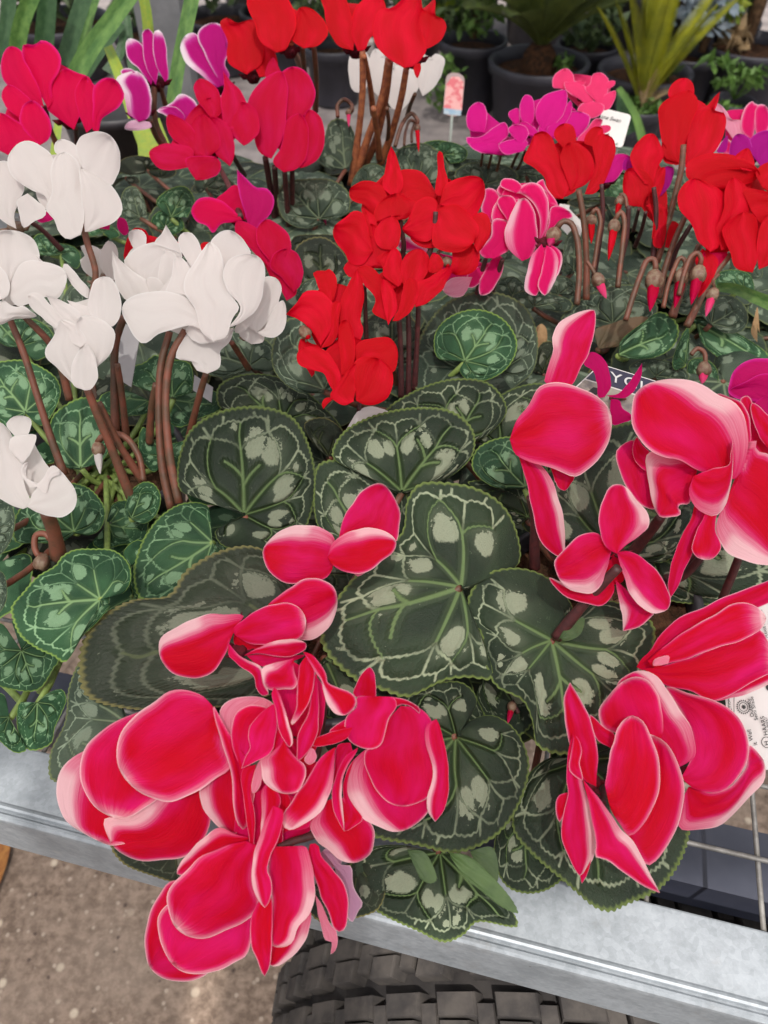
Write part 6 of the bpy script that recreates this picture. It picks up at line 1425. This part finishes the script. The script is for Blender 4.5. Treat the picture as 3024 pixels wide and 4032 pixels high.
def fronds(e, c, mat, n, L, rise, seed, w=0.10, nl=34, dirs=None, droop=0.35, name='frond'):
    rg = random.Random(seed)
    for i in range(n):
        az, el = dirs[i] if dirs else (i*2.39996 + rg.uniform(-.2, .2), rise + rg.uniform(-.25, .2)); mb = MB()
        P = []; d = np.array([math.cos(az)*math.cos(el), math.sin(az)*math.cos(el), math.sin(el)]); p = c.copy(); l = L*rg.uniform(.85, 1.1)
        for q in range(12):
            P.append(p.copy()); p = p + d*l/11; d = d + np.array([0, 0, -droop/11]); d /= np.linalg.norm(d)
        P = np.array(P); mb.tube(P, np.linspace(0.006, 0.002, 12), 5)
        for q in range(nl):
            s_ = 0.12 + 0.88*q/(nl-1); f = s_*11; i0 = min(10, int(f)); pp = P[i0] + (P[i0+1] - P[i0])*(f - i0); tg = P[i0+1] - P[i0]; tg /= np.linalg.norm(tg)
            sd_ = np.cross(tg, [0, 0, 1.0]); sd_ /= np.linalg.norm(sd_) + 1e-9; up_ = np.cross(sd_, tg); ll = w*math.sin(math.pi*min(1, 0.15 + s_*0.85))**0.6
            for sg in (-1, 1):
                q1 = pp + (sd_*sg*0.8 + tg*0.55 + up_*0.3)*ll; wd = tg*0.0030
                mb.add([pp - wd, pp + wd, q1 + wd*0.2, q1 - wd*0.2], [(0, 1, 2, 3)])
        mb.build(name, M[mat], e)
def clump(e, c, R_, n, size, mat, seed, flat=0.8, name='foliage'):
    rg = np.random.default_rng(seed); mb = MB()
    for i in range(n):
        d = rg.normal(size=3); d /= np.linalg.norm(d); r = R_*rg.uniform(.25, 1)**0.6; p = c + d*np.array([1, 1, flat])*r
        a = rg.normal(size=3); a /= np.linalg.norm(a); b = np.cross(a, rg.normal(size=3)); b /= np.linalg.norm(b); s_ = size*rg.uniform(.6, 1.3)
        mb.add([p - a*s_, p - a*s_*0.2 + b*s_*0.42, p + a*s_, p - a*s_*0.2 - b*s_*0.42, p + np.cross(a, b)*s_*0.15], [(0, 1, 4), (1, 2, 4), (2, 3, 4), (3, 0, 4)])
    return mb.build(name, M[mat], e)
def twig(e, a, b, r, mat='bark', name='trunk'):
    mb = MB(); mb.tube([a, (np.array(a) + b)/2 + np.array([0.01, 0, 0]), b], [r, r*0.9, r*0.7], 8); return mb.build(name, M[mat], e)
e, c, r = big_pot(1165, 128, 105, 0.264, 'dark leaved cycad in a wide black pot behind the pink flowers')
mb = MB(); mb.lathe([(0.0, 0.06), (0.04, 0.055), (0.065, 0.02), (0.07, -0.04)], c, 20); mb.build('trunk', M['mulch'], e)
fronds(e, c + np.array([0, 0, .04]), 'frondD', 30, 0.55, 0.92, 3, 0.11, 64, droop=0.7); fronds(e, c + np.array([0, 0, .03]), 'frondG', 5, 0.42, 1.0, 33, 0.05, 50, dirs=[(R(250), R(62)), (R(290), R(60)), (R(225), R(66)), (R(320), R(60)), (R(270), R(75))], droop=0.5); clump(e, c + np.array([.09, -.05, .0]), .05, 60, .02, 'shrubA', 5)
e, c, r = big_pot(1395, 148, 98, 0.238, 'wide black pot holding bare brown mulch behind the golden cycad')
clump(e, c + np.array([.08, 0, .0]), .06, 60, .025, 'shrubB', 15)
e, c, r = big_pot(1385, 228, 52, 0.172, 'golden green cycad with upright fronds in a small black pot')
dirs = [(R(a), R(b)) for a, b in ((172, 58), (165, 66), (120, 75), (100, 82), (80, 84), (60, 78), (20, 62), (8, 55), (200, 70), (-20, 66), (90, 70), (140, 80), (40, 80), (-90, 84))]
fronds(e, c, 'frondG', 14, 0.44, 1.1, 4, 0.055, 80, dirs=dirs, droop=0.25); fronds(e, c + np.array([0, -.02, 0]), 'frondC', 3, 0.13, 1.0, 8, 0.05, 12, dirs=[(R(160), R(70)), (R(60), R(80)), (R(10), R(35))])
clump(e, c, .09, 160, .018, 'shrubA', 6, .5)
e, c, r = big_pot(1022, 82, 72, 0.277, 'tall black pot with a staked twiggy shrub left of the dark cycad')
twig(e, c, c + np.array([0.0, 0.02, .55]), .017); clump(e, c + np.array([-.08, 0, .16]), .17, 300, .03, 'shrubB', 7); clump(e, c + np.array([.02, -.02, .10]), .12, 120, .028, 'shrubA', 8); clump(e, c + np.array([-.12, -.02, .10]), .05, 30, .03, 'shrubY', 9)
clump(e, c + np.array([-.12, -.16, -.12]), .09, 120, .024, 'shrubA', 10, 1.3)
e, c, r = big_pot(1272, 92, 66, 0.238, 'black pot half hidden between the two cycads'); clump(e, c + np.array([0, 0, .08]), .14, 200, .035, 'shrubB', 11)
e, c, r = big_pot(1490, 112, 66, 0.224, 'bluish black pot with a pale trunk right of the golden cycad'); twig(e, c + np.array([.05, 0, 0]), c + np.array([.10, .02, .45]), .018); clump(e, c + np.array([.02, 0, .18]), .16, 170, .035, 'blueg', 12); clump(e, c + np.array([.12, -.02, .16]), .07, 60, .03, 'shrubY', 13)
e, c, r = big_pot(1625, 92, 100, 0.251, 'large black pot at the upper right edge with a brown trunk'); twig(e, c + np.array([-.03, 0, 0]), c + np.array([0, .02, .6]), .03); clump(e, c + np.array([-.1, -.05, .04]), .08, 30, .05, 'frondC', 14, .4); clump(e, c + np.array([.05, .1, .35]), .25, 350, .04, 'shrubB', 21)
e, c, r = big_pot(1560, 40, 80, 0.264, 'black pot of a leafy shrub in the second row at right'); clump(e, c + np.array([0, 0, .2]), .22, 350, .04, 'shrubB', 22); clump(e, c + np.array([-.1, -.1, .12]), .1, 70, .03, 'shrubA', 23)
e, c, r = big_pot(720, 95, 62, 0.238, 'slate black pot behind the orange brown stems'); clump(e, c + np.array([0, 0, .18]), .17, 250, .04, 'shrubB', 24)
e, c, r = big_pot(880, 40, 80, 0.251, 'black pot of green shrubbery behind the tall red flowers'); clump(e, c + np.array([0, 0, .18]), .2, 350, .04, 'shrubB', 25); clump(e, c + np.array([.1, -.1, .1]), .1, 60, .02, 'blueg', 26)
e, c, r = big_pot(480, 30, 85, 0.238, 'black pot seen between the strap leaves and the red flowers'); clump(e, c + np.array([0, 0, .15]), .16, 150, .04, 'shrubB', 27)
e, c, r = big_pot(600, 20, 80, 0.238, 'black pot behind the purple and white buds'); clump(e, c + np.array([0, 0, .18]), .2, 250, .04, 'shrubB', 28)
e, c, r = big_pot(330, 60, 85, 0.238, 'black pot behind the grey post'); clump(e, c + np.array([0, 0, .12]), .16, 150, .04, 'shrubB', 29)
e, c, r = big_pot(120, 40, 110, 0.238, 'black pot behind the thick strap leaves at far left'); clump(e, c + np.array([0, 0, .2]), .25, 350, .05, 'shrubB', 30)
for i, (px, py, s_) in enumerate(((760, -60, 1), (1000, -50, 1), (1180, -40, 1), (1360, -40, 1), (1560, -50, 1), (560, -60, 1), (1460, -10, 1))):
    e, c, r = big_pot(px, py, 88, 0.27, ['black potted shrub in the last row above the tall red flowers', 'black potted shrub in the last row above the staked shrub', 'black potted shrub in the last row above the dark cycad', 'black potted shrub in the last row above the golden cycad',
                      'black potted shrub in the last row at the right', 'black potted shrub in the last row above the purple buds', 'black potted shrub in the last row between golden cycad and pale trunk'][i])
    clump(e, c + np.array([0, 0, .3]), .34, 600, .045, ['shrubB', 'shrubB', 'shrubA'][i % 3], 40 + i)
# small herb with round leaves right
e, c, r = big_pot(1585, 215, 48, 0.145, 'bright green parsley like herb in a small pot at right')
for q in range(8):
    a = q*0.8; t = c + np.array([math.cos(a)*.07, math.sin(a)*.05, .06 + .02*(q % 4)]); twig(e, c, t, .003, 'shrubA', 'stalk')
    clump(e, t, .035, 26, .02, 'shrubA', 60 + q, .5, 'leaf_cluster')
twig(e, c, c + np.array([-.10, 0, .16]), .004, 'shrubA', 'stalk'); clump(e, c + np.array([-.12, 0, .14]), .05, 12, .035, 'shrubA', 75, .4, 'leaf_cluster')
clump(e, c + np.array([-.06, -.05, -.04]), .08, 120, .02, 'shrubA', 76, .6)
# paddle leaf behind the handwritten card
e, c, r = big_pot(1345, 265, 40, 0.132, 'young plant with one broad olive paddle leaf behind the handwritten card')
strap(e, 'c0', 240, 235, '850,920 800,750 740,640 690,570', 60, 40, 'shrubA'); strap(e, 'c0', 242, 238, '780,860 720,720 700,600', 110, 50, 'strapD')
# green blade, timber and pot at the right edge
bl_ = strap(None, 'c1', 64, 58, '1330,200 1450,215 1560,260 1800,360', 60, 105, 'strapA', 'strap_leaf'); tag(bl_, 'single glossy green blade leaf pointing in from the right edge', 'leaf')
M['timber'] = simple_mat('timber', (0.40, 0.23, 0.12), (0.28, 0.15, 0.08), 20, 0.7, 0.3, stretch=(1, 12, 12))
tp = atd('c1', np.float64(1640), np.float64(105), 1.15); mb = MB(); mb.box(tp + np.array([.10, 0, 0]), (0.17, 0.03, 0.012), [[math.cos(.1), -math.sin(.1), 0], [math.sin(.1), math.cos(.1), 0], [0, 0, 1]]); tb = mb.build('timber_plank', M['timber'], None, smooth=False, origin=tp); tag(tb, 'orange brown timber plank at the right edge beyond the bench', 'plank')
# orange leaf on the ground at left
lg = atz('G', np.float64(-22), np.float64(1900), 0.006); th_ = np.linspace(0, 2*math.pi, 40)
O_ = np.stack([lg[0] + .022*np.sin(th_)*(1 + .2*np.cos(th_)), lg[1] + .075*np.cos(th_), 0.008 + .006*np.abs(np.sin(th_))], 1)
vs = np.vstack([[lg[0], lg[1], 0.006], O_]); M['orangeleaf'] = simple_mat('fallen_leaf', (0.36, 0.16, 0.04), (0.22, 0.08, 0.02), 60, 0.6, 0.3)
fo_ = mesh_obj('fallen_leaf', vs, [(0, i, i+1) for i in range(1, 40)], M['orangeleaf'], origin=lg); tag(fo_, 'orange brown fallen leaf on the ground at the left edge', 'leaf')
